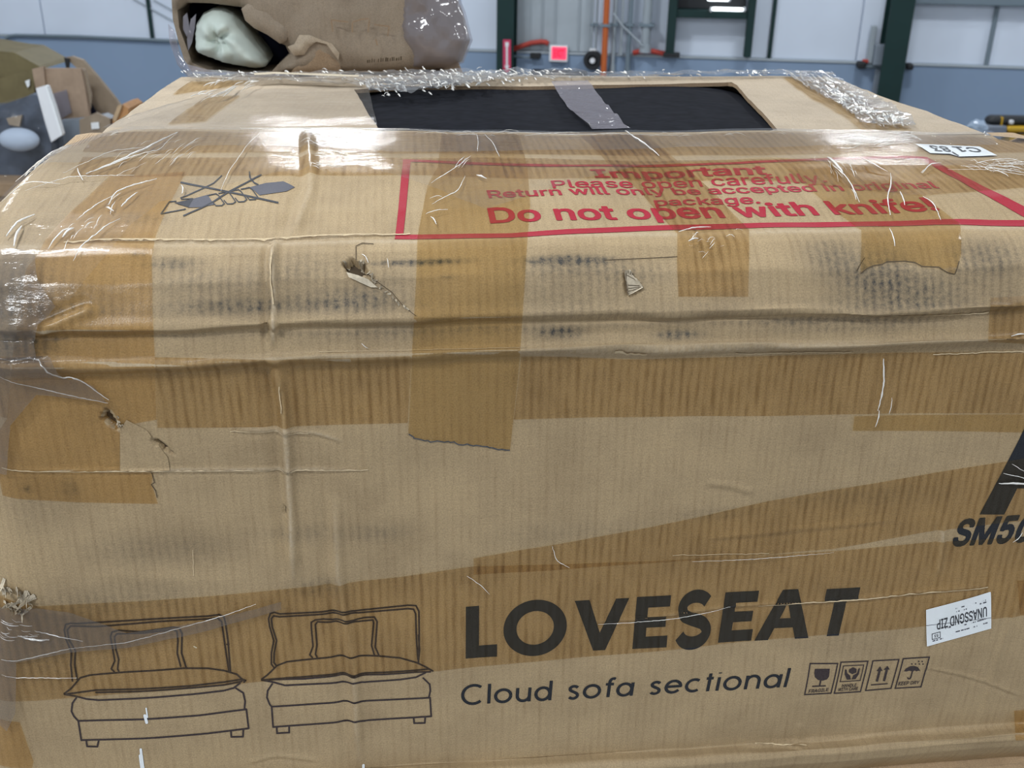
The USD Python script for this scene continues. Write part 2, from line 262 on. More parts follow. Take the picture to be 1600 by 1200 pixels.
part(ex, 'lettering', trimesh.Trimesh([wpt(a0 + (0.16 + 0.68 * x) * (a1 - a0), 0.156 + z, z0 + (0.2 + 0.6 * y) * (z1 - z0)) for x, y, z in v], tm.faces, process=False), 'exit_letters')
asn = thing('arrow_sign', 'narrow red and white arrow sign on the left green column', 'sign', W(791, 110, 0.5))
def wpoly(pts, off, th):
    C = [W(x, y, off + th) for x, y in pts]; g = Polygon([(np.dot(c - PW, UW), c[2]) for c in C]); m = trimesh.creation.extrude_polygon(g, th, engine='earcut')
    return trimesh.Trimesh([wpt(x, off + z, y) for x, y, z in m.vertices], m.faces[:, ::-1], process=False)
part(asn, 'board', wpoly([(786, 62), (798, 62), (798, 108), (792, 114), (786, 108)], 0.46, 0.02), 'sign_red'); part(asn, 'arrow', wpoly([(789.3, 66), (794.7, 66), (794.7, 72), (793.3, 73), (793.3, 102), (795.5, 103), (792, 110), (788.5, 103), (790.7, 102), (790.7, 73), (789.3, 72)], 0.48, 0.01), 'white_plastic')
def wtube(name, pts, r, m, label, c, off=0.12):
    t = tube(np.array([W(x, y, off) for x, y in pts]), r, 8); return part(None, name, t, m, True, label=label, cat=c)
def vpipe(name, x, y1, r, m, label, off=0.12, zlo=None):
    a = np.dot(W(x, 60, off) - PW, UW); z0 = W(x, y1, off)[2] if zlo is None else zlo; t = thing(name, label, 'pipe', wpt(a, off, z0))
    part(t, 'pipe_run', tube([wpt(a, off, z) for z in np.linspace(z0, 8.8, 6)], r, 10), m, True); part(t, 'bracket', wbox(a - r * 1.6, a + r * 1.6, W(x, 40)[2], W(x, 40)[2] + 0.05, 0.0, off + r * 1.15, 0.004), 'conduit_dark')
    if zlo is None: part(t, 'end_fitting', tube([wpt(a, off, z0 - 0.02), wpt(a, off, z0 + 0.12)], r * 1.25, 10), m)
vpipe('standpipe', 945.5, 118, 0.055, 'pipe_orange', 'orange vertical pipe on the back wall', 0.25, 0.0)
vpipe('conduit', 924.5, 84, 0.022, 'conduit', 'thin grey conduit ending at the black hose reel')
vpipe('conduit', 931, 84, 0.02, 'conduit', 'thin grey conduit just left of the orange pipe')
vpipe('conduit', 959, 112, 0.04, 'conduit', 'pale conduit just right of the orange pipe', 0.1)
vpipe('conduit', 971, 84, 0.028, 'conduit', 'thin pale conduit ending in a small white fitting')
vpipe('conduit', 983, 116, 0.045, 'conduit_dark', 'thick grey conduit running down below the wall ledge', 0.14)
vpipe('downpipe', 1009, 80, 0.085, 'conduit', 'wide grey downpipe ending above the red hose', 0.15)
wtube('cable', [(958, 20), (972, 40), (988, 55), (1004, 72)], 0.018, 'conduit', 'thin cable slanting between the conduits and the downpipe', 'cable', 0.27)
wtube('fire_hose', [(802, 77), (815, 72), (830, 67), (846, 65), (853, 66), (857, 69)], 0.045, 'hose_red', 'dark red hose arching from the green column to the exit sign', 'hose')
wtube('fire_hose', [(989, 83), (1000, 80), (1010, 79), (1020, 80), (1034, 83), (1046, 85)], 0.045, 'hose_red', 'red hose lying along the ledge below the downpipe', 'hose')
wtube('cable', [(803, 88), (815, 89), (828, 90)], 0.02, 'conduit_dark', 'dark cable from the green column to a small black box', 'cable')
wtube('cable', [(208, -2), (240, 16), (280, 38)], 0.012, 'conduit', 'thin grey rod painting a cable shadow across the white wall at the left', 'cable', 0.03)  # thin rods draw the shadows of cables on the wall
wtube('cable', [(240, 0), (262, 12), (285, 24)], 0.012, 'conduit', 'thin grey rod painting a cable shadow at upper left beside the green strip', 'cable', 0.03)  # a second cable shadow drawn as a rod
cp = np.array([(6, 86), (6.5, 70), (8, 62), (13, 57), (24, 55), (120, 57), (280, 64)]); wtube('conduit_line', cp, 0.03, 'conduit_dark', 'dark conduit with a rounded corner along the blue wall top at left', 'conduit', 0.1)
part(None, 'junction_box', wrect(828, 83, 844, 92, 0.06, 0.1), 'black_rubber', label='small black box on the blue wall left of the exit sign', cat='box')
part(None, 'black_shelf', wrect(829, 112, 915, 120, 0.06, 0.3, 0.02), 'black_rubber', label='long black bar low on the blue wall below the exit sign', cat='bar')
dp = thing('shade_panel', 'grey panel painting the column shade on the wall behind the exit sign', 'panel', W(862, 80, 0.03)); part(dp, 'sheet', wrect(806, -40, 924, 81, 0.0, 0.03, 0.008, zlo=WZ + 0.05), 'door_grey');  # grey tone paints in the column's shadow
for x in (829, 848, 868, 905): part(dp, 'rib', wrect(x - 1, -40, x + 1.5, 81, 0.03, 0.02, 0.004, zlo=WZ + 0.05), 'conduit')
hr = thing('hose_reel', 'round black hose reel on the wall left of the orange pipe', 'reel', W(927, 92, 0.06))
for nm, r0, r1, o, m_ in (('rim', 0.10, 0.165, 0.16, 'black_rubber'), ('drum', 0.0, 0.11, 0.12, 'black_rubber'), ('hub', 0.0, 0.045, 0.2, 'white_plastic')):
    q = m3.Manifold.cylinder(o, r1, r1, 32) - (m3.Manifold.cylinder(o * 3, r0, r0, 32).translate([0, 0, -o]) if r0 else m3.Manifold()); me = q.to_mesh(); c = W(927, 93, 0.06); ac = np.dot(c - PW, UW)
    part(hr, nm, trimesh.Trimesh([wpt(ac + x, 0.06 + z, c[2] + y) for x, y, z in me.vert_properties[:, :3]], me.tri_verts[:, ::-1], process=False), m_, 30)
part(hr, 'bracket', wrect(921, 76, 932, 82, 0.05, 0.12), 'white_plastic')
eb = thing('electrical_box', 'grey electrical box on the wall left of the right column', 'electrical box', W(1378, 100, 0.05)); part(eb, 'cabinet', wrect(1366, 70, 1388, 103, 0.05, 0.2, 0.02), 'grey_box'); part(eb, 'side_cover', wrect(1358, 40, 1367, 100, 0.05, 0.12, 0.02), 'conduit'); part(eb, 'reset_knob', wrect(1348, 93, 1358, 99, 0.08, 0.1, 0.02), 'hose_red')
bl = thing('wall_bracket', 'dark bracket bar crossing behind the right green column', 'bracket', W(1382, 104, 0.05)); part(bl, 'bar', wrect(1342, 101, 1425, 108, 0.05, 0.1, 0.02), 'conduit_dark'); part(bl, 'end_lamp', wrect(1340, 97, 1354, 108, 0.05, 0.22, 0.03), 'black_rubber'); part(bl, 'end_lamp', wrect(1417, 100, 1428, 110, 0.05, 0.22, 0.03), 'black_rubber'); part(bl, 'lower_duct', wrect(1362, 108, 1380, 190, 0.05, 0.1, 0.02), 'grey_box')

# ------------------------------------------------------------------ the front carton: one surface, seen as depth D over the slope t of the view ray
PSI = math.radians(6.2); EU = np.array([math.cos(PSI), math.sin(PSI), 0]); ED = np.array([-math.sin(PSI), math.cos(PSI), 0])
def loc3(U, D, Z): return EYE + np.multiply.outer(np.asarray(U), EU) + np.multiply.outer(np.asarray(D), ED) + np.multiply.outer(np.asarray(Z), np.array([0, 0, 1.0]))
def lray(p): r = rays(p); return r @ EU, r @ ED, r[:, 2]
def t_of(px, py): a, b, c = lray([[px, py]]); return float(-c[0] / b[0])
PROF = [(150, 1.64), (203, 1.545), (207, 1.528), (265, 1.327), (320, 1.2154), (364, 1.155), (372, 1.141), (386, 1.124), (430, 1.097), (480, 1.081), (499, 1.073), (505, 1.084), (515, 1.082), (538, 1.079), (545, 1.0775), (551, 1.071), (556, 1.073),
        (561, 1.085), (600, 1.087), (1150, 1.087), (1186, 1.086), (1192, 1.078), (1200, 1.066), (1213, 1.060), (1226, 1.064), (1234, 1.078), (1240, 1.10), (1300, 1.10)]
TP = np.array([t_of(800, y) for y, _ in PROF]); DP = np.array([d for _, d in PROF])
TT = np.linspace(TP[0], TP[-1], 6000); DT = np.interp(TT, TP, DP); ker = np.exp(-0.5 * (np.arange(-12, 13) / 4.5) ** 2); ker /= ker.sum(); DT[12:-12] = np.convolve(DT, ker, 'valid')
ST = np.r_[0, np.cumsum(np.hypot(np.diff(DT), np.diff(DT * TT)))]
TY = lambda y: t_of(800, y)
t_crease0, t_crease1 = TY(455), TY(600)
def wob(U, t):
    w = np.clip((t - TY(380)) / 0.05, 0, 1) * np.clip((TY(640) - t) / 0.03, 0, 1)
    U = np.asarray(U); d = (meshkit.fbm(np.stack([U * 5, U * 0 + 3.3, U * 0], -1), 3, 5) - 0.5) * 0.016
    tl = np.clip((t - TY(1150)) / 0.01, 0, 1); d2 = (meshkit.fbm(np.stack([U * 6, U * 0 + 9.3, U * 0], -1), 3, 8) - 0.5) * 0.014
    return d * w + d2 * tl
def Dof(t, U): return np.interp(t + wob(U, t), TT, DT)
def sof(t): return np.interp(t, TT, ST)
def px2(p):
    a, b, c = lray(p); t = -c / b; U = a / b
    D = np.interp(t, TT, DT); U = U * D
    D = Dof(t, U); return a / b * D, t
# creases, dents, bulges: (points, height, half width)
CRE = [([(480, 208), (486, 290), (455, 365)], 0.004, 0.007), ([(432, 368), (424, 400), (428, 470), (425, 545)], 0.007, 0.004), ([(425, 548), (437, 600), (445, 650), (450, 740), (455, 820), (458, 915)], 0.008, 0.007),
       ([(522, 770), (528, 900), (545, 1000), (553, 1060), (560, 1200)], 0.006, 0.008), ([(0, 735), (150, 736), (300, 736), (450, 734), (570, 735)], 0.0022, 0.0022),
       ([(370, 672), (440, 673), (495, 676), (540, 691)], 0.0018, 0.003), ([(90, 378), (250, 374), (420, 371), (620, 363)], 0.002, 0.003), ([(900, 975), (1010, 968), (1140, 947), (1330, 935), (1420, 925), (1560, 912)], 0.002, 0.003),
       ([(1475, 815), (1462, 900)], 0.003, 0.004), ([(1592, 920), (1560, 1010), (1530, 1140)], 0.002, 0.004), ([(1100, 752), (1140, 757), (1180, 770)], 0.0018, 0.005), ([(1440, 1040), (1500, 1052), (1545, 1065), (1600, 1088)], 0.0015, 0.003),
       ([(150, 480), (90, 505), (50, 525)], 0.004, 0.006), ([(0, 565), (75, 562), (150, 566)], 0.001, 0.003), ([(385, 1190), (430, 1178), (500, 1185)], 0.0015, 0.003), ([(1160, 1165), (1220, 1160), (1260, 1168)], 0.002, 0.004),
       ([(860, 522), (1000, 520), (1100, 515)], -0.002, 0.006), ([(1140, 490), (1250, 483), (1400, 492), (1545, 492)], 0.003, 0.004), ([(1336, 425), (1345, 380)], 0.001, 0.003), ([(1250, 1130), (1255, 1165)], 0.002, 0.006),
       ([(1090, 840), (1300, 822), (1400, 810)], 0.0015, 0.004), ([(150, 900), (300, 910), (400, 905)], 0.001, 0.01)]
DENT = [([(538, 411), (551, 404), (566, 411), (576, 425), (560, 429), (541, 424)], -0.012), ([(975, 425), (988, 428), (1003, 450), (980, 462), (977, 440)], -0.004), ([(160, 655), (168, 637), (189, 672), (176, 664)], -0.010), ([(236, 683), (255, 694), (273, 714), (255, 703)], -0.008), ([(441, 790), (449, 793), (450, 820), (446, 806)], -0.006)]
def us(p): U, t = px2(p); return np.c_[U, sof(t)]
WEAR = {0: .35, 1: .9, 2: .8, 3: .35, 4: 1.0, 5: .6, 6: .7, 7: .7, 8: .5, 12: .6}
CREU = [(us(dens(p, 12)), h, w) for p, h, w in CRE]; DENTU = [(Polygon(us(p)), h) for p, h in DENT]
def segdist(Q, L):
    best = np.full(len(Q), 9.0); side = np.zeros(len(Q)); par = np.zeros(len(Q)); n = len(L) - 1
    for i in range(n):
        a, b = L[i], L[i + 1]; d = b - a; k = np.clip(((Q - a) @ d) / (d @ d + 1e-12), 0, 1); e = Q - a - k[:, None] * d; q = np.hypot(e[:, 0], e[:, 1])
        m = q < best; best[m] = q[m]; side[m] = np.sign(d[0] * e[m, 1] - d[1] * e[m, 0]); par[m] = (i + k[m]) / n
    return best, side, par
LEFT = [(203, 165), (215, 118), (235, 62), (250, 40), (265, 22), (280, 4), (295, -12), (330, -35), (370, -55), (430, -58), (500, -55), (560, -45), (700, -30), (900, -30), (950, -32), (1020, -34), (1100, -36), (1190, -38), (1240, -38)]
LT = np.array([t_of(x, y) for y, x in LEFT]); LU = np.array([px2([[x, y]])[0][0] for y, x in LEFT])
def Uleft(t): return np.interp(t, LT, LU)
RIGHT = [(196, 1530), (205, 1545), (214, 1608), (240, 1690), (330, 1730), (430, 1740), (1240, 1735)]
RT_ = np.array([t_of(x, y) for y, x in RIGHT]); RU = np.array([px2([[x, y]])[0][0] for y, x in RIGHT])
def Uright(t): return np.interp(t, RT_, RU)
EDGE = px2([(60, 207), (165, 204), (400, 203), (900, 204), (1300, 205), (1540, 207), (1640, 216), (1760, 224)]); EDGE = (np.maximum.accumulate(EDGE[0] + np.arange(8) * 1e-6), EDGE[1])
def t_top(U): return np.interp(U, EDGE[0], EDGE[1])
def hgt(U, t):
    s = sof(t); Q = np.c_[U, s]; h = np.zeros(len(U))
    for L, a, w in CREU:
        lo, hi = L.min(0) - 5 * w, L.max(0) + 5 * w; m = ((Q >= lo) & (Q <= hi)).all(1)
        if m.any():
            d, sd, pr = segdist(Q[m], L); x = d * sd / w; fade = np.clip(pr * 8, 0, 1) * np.clip((1 - pr) * 8, 0, 1)
            h[m] += a * fade * (np.exp(-x * x) - 0.45 * np.exp(-((x - 1.7) / 1.1) ** 2))
    for g, a in DENTU:
        b = g.bounds; m = (U > b[0] - .004) & (U < b[2] + .004) & (s > b[1] - .004) & (s < b[3] + .004)
        if m.any():
            h[m] += a * shapely.contains_xy(g, Q[m, 0], Q[m, 1])
    P = np.stack([U * 3.0, s * 4.5, U * 0], -1); h += (meshkit.fbm(P, 3, 11) - 0.5) * 0.016
    top = np.clip((TY(330) - t) / 0.03, 0, 1); P2 = np.stack([U * 9, s * 16, U * 0 + 4], -1); h += (meshkit.fbm(P2, 3, 21) - 0.5) * (0.0022 + 0.001 * top)
    band = np.exp(-((t - TY(440)) / 0.04) ** 2); h += (meshkit.fbm(np.stack([U * 7, s * 20, U * 0 + 7], -1), 3, 31) - 0.5) * 0.008 * band
    x = np.clip(1 - (U - Uleft(t)) / 0.05, 0, 1); h -= 0.022 * x * x
    return h
def surf(U, t, eps=0.0):
    U = np.asarray(U, float); t = np.asarray(t, float); D = Dof(t, U); dD = (np.interp(t + .002, TT, DT) - np.interp(t - .002, TT, DT)) / .004
    n = np.stack([-(D + t * dD), -dD], -1); n /= np.linalg.norm(n, axis=1, keepdims=True); h = hgt(U, t) + eps
    return loc3(U, D + n[:, 0] * h, -D * t + n[:, 1] * h)
DIRT_AND_BANDS = [((330, 482), (330, 13), .3), ((1100, 482), (420, 12), .22), ((800, 512), (900, 6), .3), ((655, 408), (75, 5), 1.3), ((890, 407), (70, 7), 1.3), ((880, 418), (90, 14), .5), ((1360, 420), (70, 35), .55), ((1420, 460), (110, 30), .75), ((1545, 405), (60, 32), .7), ((1290, 400), (40, 30), .5), ((875, 520), (40, 9), 1.0), ((1060, 522), (38, 8), 1.0),  # leading entries: wide darker bands along the ledge crease; the rest are smudges
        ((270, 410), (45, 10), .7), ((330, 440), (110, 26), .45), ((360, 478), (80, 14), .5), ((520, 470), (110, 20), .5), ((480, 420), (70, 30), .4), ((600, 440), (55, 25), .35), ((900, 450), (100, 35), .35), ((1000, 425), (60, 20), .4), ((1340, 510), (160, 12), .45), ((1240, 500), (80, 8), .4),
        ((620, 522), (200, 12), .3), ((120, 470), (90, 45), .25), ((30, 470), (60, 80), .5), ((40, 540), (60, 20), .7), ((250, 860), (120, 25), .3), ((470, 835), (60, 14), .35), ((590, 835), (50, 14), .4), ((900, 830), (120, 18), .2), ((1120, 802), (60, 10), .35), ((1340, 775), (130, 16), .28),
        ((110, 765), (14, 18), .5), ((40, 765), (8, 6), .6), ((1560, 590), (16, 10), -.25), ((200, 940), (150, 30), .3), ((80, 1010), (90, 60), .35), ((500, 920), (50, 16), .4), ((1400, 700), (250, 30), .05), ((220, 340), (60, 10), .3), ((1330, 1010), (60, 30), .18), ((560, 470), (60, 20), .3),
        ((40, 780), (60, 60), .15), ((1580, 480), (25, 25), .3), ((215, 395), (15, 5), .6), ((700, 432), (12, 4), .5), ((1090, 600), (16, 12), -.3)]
def dirt_and_bands(U, t):
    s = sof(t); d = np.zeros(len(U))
    for c, r, a in DIRT_AND_BANDS:
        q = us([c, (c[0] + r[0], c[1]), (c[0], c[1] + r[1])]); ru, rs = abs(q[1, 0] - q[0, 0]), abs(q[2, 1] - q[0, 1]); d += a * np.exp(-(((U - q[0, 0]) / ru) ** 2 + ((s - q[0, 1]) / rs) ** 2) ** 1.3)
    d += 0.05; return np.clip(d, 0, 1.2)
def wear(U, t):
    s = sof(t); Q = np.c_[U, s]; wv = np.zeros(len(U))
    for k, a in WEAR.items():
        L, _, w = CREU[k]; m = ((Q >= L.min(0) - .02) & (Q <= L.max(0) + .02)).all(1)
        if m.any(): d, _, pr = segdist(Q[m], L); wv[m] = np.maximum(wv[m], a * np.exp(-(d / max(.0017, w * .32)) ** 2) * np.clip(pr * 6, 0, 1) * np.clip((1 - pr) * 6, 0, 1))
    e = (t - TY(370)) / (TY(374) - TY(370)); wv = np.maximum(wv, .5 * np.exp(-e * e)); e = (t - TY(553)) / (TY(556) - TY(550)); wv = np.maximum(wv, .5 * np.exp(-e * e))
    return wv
def sheet(t0, t1, ds, du, ends=True):
    s = np.arange(sof(t0), sof(t1) + ds, ds); s = np.minimum(s, sof(t1)); tt = np.interp(s, ST, TT); nu = int(1.6 / du) + 1
    k = np.linspace(0, 1, nu); Ul = Uleft(tt); U = Ul[:, None] + (Uright(tt) - Ul)[:, None] * k[None]; t2 = np.repeat(tt[:, None], nu, 1)
    if ends: a = t_top(U); t2 = a + (t1 - a) * ((tt - tt[0]) / (tt[-1] - tt[0]))[:, None]
    return U.ravel(), t2.ravel(), grid_faces(len(tt), nu)
T_TOP0, T_EDGE, T_BOT0, T_BOT1 = TY(203), TY(368), TY(1190), TY(1239)
ZB = float(-np.interp(T_BOT1, TT, DT) * T_BOT1)
base_loc = loc3(0.03, 1.32, ZB)
FB = thing('loveseat_carton', 'large taped kraft carton in front printed with bold black lettering and sofa drawings', 'cardboard box', base_loc)
def panel(name, t0, t1, ds, du, label=None):
    U, t, f = sheet(t0, t1, ds, du, name == 'top_panel'); return part(FB, name, trimesh.Trimesh(surf(U, t), f[:, ::-1], process=False), 'kraft', True, np.c_[U, sof(t)], label, prim={'dirt_and_bands': dirt_and_bands(U, t), 'wear': wear(U, t)})
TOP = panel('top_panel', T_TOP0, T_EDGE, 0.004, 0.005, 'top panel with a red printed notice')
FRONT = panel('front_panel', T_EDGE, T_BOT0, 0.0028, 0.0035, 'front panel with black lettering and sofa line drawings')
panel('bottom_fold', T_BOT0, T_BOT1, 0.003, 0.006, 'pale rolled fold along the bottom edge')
# sides, back and underside
tt = np.interp(np.linspace(sof(T_TOP0), sof(T_BOT1), 160), ST, TT); 
def DBf(U): U = np.asarray(U, float); return Dof(t_top(U), U) + .012
for nm, Uf in (('side_panel', lambda t: Uleft(t)), ('side_panel', Uright)):
    U = Uf(tt); k = np.linspace(0, 1, len(tt)); t3 = np.maximum(tt, t_top(U)); D = Dof(t3, U); A = surf(U, t3); B = loc3(U * 0.985 + 0.01, np.full_like(tt, DBf(U[0])), -np.maximum(D * t3, 0.285)); V = np.vstack([A, B]); i = np.arange(len(tt) - 1); n = len(tt)
    f = np.vstack([np.c_[i, i + 1, i + 1 + n], np.c_[i, i + 1 + n, i + n]]); part(FB, nm, trimesh.Trimesh(V, f, process=False), 'kraft_obj')
tb = np.array([T_TOP0, T_BOT1]); part(FB, 'back_panel', trimesh.Trimesh(loc3([Uleft(T_TOP0) + .02, .78, .78, Uleft(T_BOT1)], [*DBf([Uleft(T_TOP0) + .02, .78]), float(DBf(.78)), float(DBf(Uleft(T_TOP0)))], [-.285, -.285, ZB, ZB]), [[0, 1, 2], [0, 2, 3]], process=False), 'kraft_obj')
part(FB, 'bottom_panel', trimesh.Trimesh(loc3([Uleft(T_BOT1), Uright(T_BOT1), Uright(T_BOT1), Uleft(T_BOT1)], [1.085, 1.085, float(DBf(.78)), float(DBf(Uleft(T_TOP0)))], [ZB] * 4), [[0, 2, 1], [0, 3, 2]], process=False), 'kraft_obj')

def decal(parent, name, geom, m, eps=0.0005, edge=7.0, label=None, kind=None, wrinkle=None, smooth=True, tri=flat_tri):
    v, f = tri(geom, edge); U, t = px2(v); t = np.maximum(t, t_top(U) + .0004); e = eps
    if wrinkle: e = eps + wrinkle(U, sof(t), v)
    P = surf(U, t, e); return part(parent, name, trimesh.Trimesh(P, f[:, ::-1], process=False), m, smooth, np.c_[U, sof(t)], label, kind=kind)
def lines(polys, w): return unary_union([LineString(p).buffer(w / 2, cap_style='round', join_style='round') for p in polys])
def quadmap(geom, quad, bounds=None):
    x0, y0, x1, y1 = bounds or geom.bounds; tl, tr, br, bl = map(np.array, quad)
    def fn(P):
        a = ((P[:, 0] - x0) / (x1 - x0))[:, None]; b = ((P[:, 1] - y0) / (y1 - y0))[:, None]; return (bl * (1 - a) + br * a) * (1 - b) + (tl * (1 - a) + tr * a) * b
    return shapely.transform(geom, fn)
def font(text, bold=True, fat=0.0, cap=True):
    m = meshkit.text_mesh(text, 1.0, 0.1, bold); v, f = np.array(m.vertices), m.faces; z = (v[f][:, :, 2] < 1e-6).all(1)
    g = unary_union([Polygon(q).buffer(1e-4) for q in v[f[z]][:, :, :2]]); g = g.buffer(fat) if fat else g
    x0, _, x1, _ = g.bounds; return g, (x0, 0.0, x1, 1.0)
def words(parent, text, quad, m, bold=True, fat=0.0, edge=6, eps=0.0006, flip=False, label=None):
    g, b = font(text, bold, fat); q = quad if not flip else (quad[2], quad[3], quad[0], quad[1]); return decal(parent, 'lettering', quadmap(g, q, b), m, eps, edge, label)
# ---- bold geometric capitals
def bold(pts, w=0.24): return LineString(pts).buffer(w / 2, cap_style='flat', join_style='mitre')
w_ = 0.235
def arc(cx, cy, rx, ry, a0, a1, n=24): return [(cx + rx * math.cos(math.radians(a)), cy + ry * math.sin(math.radians(a))) for a in np.linspace(a0, a1, n)]
LET = {'L': unary_union([sbox(0, 0, .42, 1), sbox(0, 0, 1, .235)]), 'E': unary_union([sbox(0, 0, .36, 1), sbox(0, 0, 1, .225), sbox(0, .39, .92, .60), sbox(0, .78, 1, 1)]),
       'T': unary_union([sbox(0, .76, 1, 1), sbox(.32, 0, .68, 1)]), 'V': Polygon([(0, 1), (.27, 1), (.5, .34), (.76, 1), (1, 1), (.62, 0), (.40, 0)]),
       'A': Polygon([(0, 0), (.25, 0), (.33, .23), (.67, .23), (.75, 0), (1, 0), (.64, 1), (.36, 1)]).difference(Polygon([(.40, .42), (.60, .42), (.5, .74)])),
       'O': affinity.scale(Point(.5, .5).buffer(.5, 48), 1, 1.03).difference(affinity.scale(Point(.5, .5).buffer(.29, 48), 1.02, 1.06)),
       'S': affinity.scale(LineString(smoothline(arc(.5, .735, .36, .21, 28, 200, 20) + [(.2, .58), (.45, .505), (.75, .43)] + arc(.5, .265, .38, .21, 20, -165, 22), .03)).buffer(.125, cap_style='flat'), 1, 1, origin=(.5, .5))}
def lean(x): return (x - 735) / 570 * 15
for ch, x0, x1, yt, yb in (('L', 728, 777, 948.5, 1029), ('O', 787, 886, 940.5, 1025), ('V', 896, 981, 938, 1018), ('E', 992, 1045, 932, 1013), ('S', 1057, 1113, 927, 1010), ('E', 1128, 1180, 923.5, 1004), ('A', 1186, 1270, 919.5, 1000), ('T', 1283, 1335, 916.5, 994)):
    sl = 0.062; ln = lean((x0 + x1) / 2); w = x1 - x0; a = ln * .5
    q = ((x0 + a, yt + sl * w * .5), (x1 + a, yt - sl * w * .5), (x1 - a, yb - sl * w * .5), (x0 - a, yb + sl * w * .5)); decal(FRONT, 'letter', quadmap(LET[ch], q, (0, 0, 1, 1)), 'ink_black', 0.0006, 6)
# ---- round sans line below it
SL = {'C': ([arc(.72, .72, .66, .66, 48, 312)], 1.36), 'l': ([[(.1, 0), (.1, 1.42)]], .2), 'o': ([arc(.55, .5, .46, .44, 0, 360)], 1.1), 'u': ([[(.1, 1), (.1, .42)] + arc(.47, .42, .37, .36, 180, 360, 12) + [(.84, 1)], [(.84, 1), (.84, 0)]], .94),
      'd': ([arc(.5, .5, .42, .44, 0, 360), [(.95, 1.42), (.95, 0)]], 1.05), 's': ([smoothline(arc(.35, .74, .25, .2, 25, 210, 10) + [(.35, .52)] + arc(.34, .26, .27, .22, 50, -150, 12), .05)], .7), 'f': ([arc(.48, 1.12, .22, .25, 60, 180, 8) + [(.26, 0)], [(.04, .96), (.52, .96)]], .52),
      'a': ([arc(.5, .5, .42, .44, 0, 360), [(.95, 1), (.95, 0)]], 1.05), 'e': ([[(.08, .52), (.96, .52)] + arc(.52, .5, .44, .44, 4, 322)], 1.04), 'c': ([arc(.52, .5, .44, .44, 50, 310)], .98), 't': ([[(.24, 0), (.24, 1.32)], [(.04, .96), (.46, .96)]], .5), 'i': ([[(.1, 0), (.1, 1)], [(.1, 1.28), (.1, 1.34)]], .2),
      'n': ([[(.1, 0), (.1, 1)], [(.1, .55)] + arc(.47, .58, .37, .38, 180, 0, 12) + [(.84, 0)]], .94), ' ': ([], .55)}
gs, x = [], 0
for ch in 'Cloud sofa sectional':
    st, w = SL[ch]; gs += [affinity.translate(LineString(p).buffer(.095, cap_style='flat'), x, 0) for p in st]; x += w + .21
g = unary_union(gs); decal(FRONT, 'lettering', quadmap(g, ((722, 1073), (1236, 1043), (1228, 1072), (721, 1103)), (0, 0, x - .21, 1.42)), 'ink_black', 0.0006, 6)
# ---- model number and big letter at the right
g, b = font('SM50', True, 0.03); decal(FRONT, 'lettering', quadmap(g, ((1499, 813), (1624, 803), (1607, 844), (1485, 851)), b), 'ink_black', 0.0006, 6)
decal(FRONT, 'letter', Polygon([(1530, 803), (1628, 615), (1690, 615), (1730, 800), (1690, 800), (1682, 760), (1588, 762), (1568, 803)]).difference(Polygon([(1612, 722), (1654, 650), (1668, 722)])), 'ink_black', 0.0006, 8)
# ---- sofa drawings
c1 = lambda P: [(x / 4, 900 + y / 4) for x, y in P]; c2 = lambda P: [(400 + x / 4, 900 + y / 4) for x, y in P]
S1 = [[(450, 660), (440, 560), (445, 480), (412, 400), (400, 340), (410, 305), (440, 298), (480, 300), (1000, 268), (1300, 250), (1370, 240), (1400, 255), (1410, 300), (1425, 420), (1440, 600)], [(480, 650), (465, 560), (470, 470), (430, 400), (420, 340), (440, 315), (600, 318), (1000, 285), (1300, 268), (1360, 262), (1385, 285), (1400, 400), (1425, 560), (1432, 600)],
      [(715, 600), (695, 580), (718, 530), (705, 460), (690, 380), (700, 350), (740, 340), (880, 348), (1080, 320), (1120, 325), (1138, 360), (1135, 480), (1165, 570)], [(745, 600), (735, 580), (742, 520), (725, 460), (715, 380), (730, 362), (900, 355), (1080, 335), (1105, 345), (1112, 400), (1108, 480), (1130, 560)],
      [(400, 740), (440, 710), (500, 640), (560, 622), (800, 597), (1150, 572), (1300, 575), (1400, 590), (1480, 615), (1510, 645), (1535, 655)], [(400, 745), (600, 715), (900, 700), (1200, 682), (1400, 662), (1500, 648), (1535, 655), (1525, 664)], [(600, 730), (900, 715), (1200, 695), (1400, 680), (1510, 660)],
      [(400, 745), (470, 755), (540, 772), (620, 778), (900, 758), (1200, 735), (1400, 715), (1460, 700), (1500, 670)], [(475, 765), (450, 800), (445, 850), (460, 880), (488, 908)], [(1475, 702), (1520, 730), (1532, 780), (1528, 830)], [(488, 908), (900, 886), (1250, 862), (1540, 830)],
      [(488, 908), (508, 1025), (900, 1003), (1300, 972), (1555, 945), (1540, 830)], [(540, 1030), (545, 1062), (610, 1062), (618, 1025)], [(1445, 960), (1448, 995), (1520, 995), (1522, 955)], [(1418, 430), (1428, 430)]]
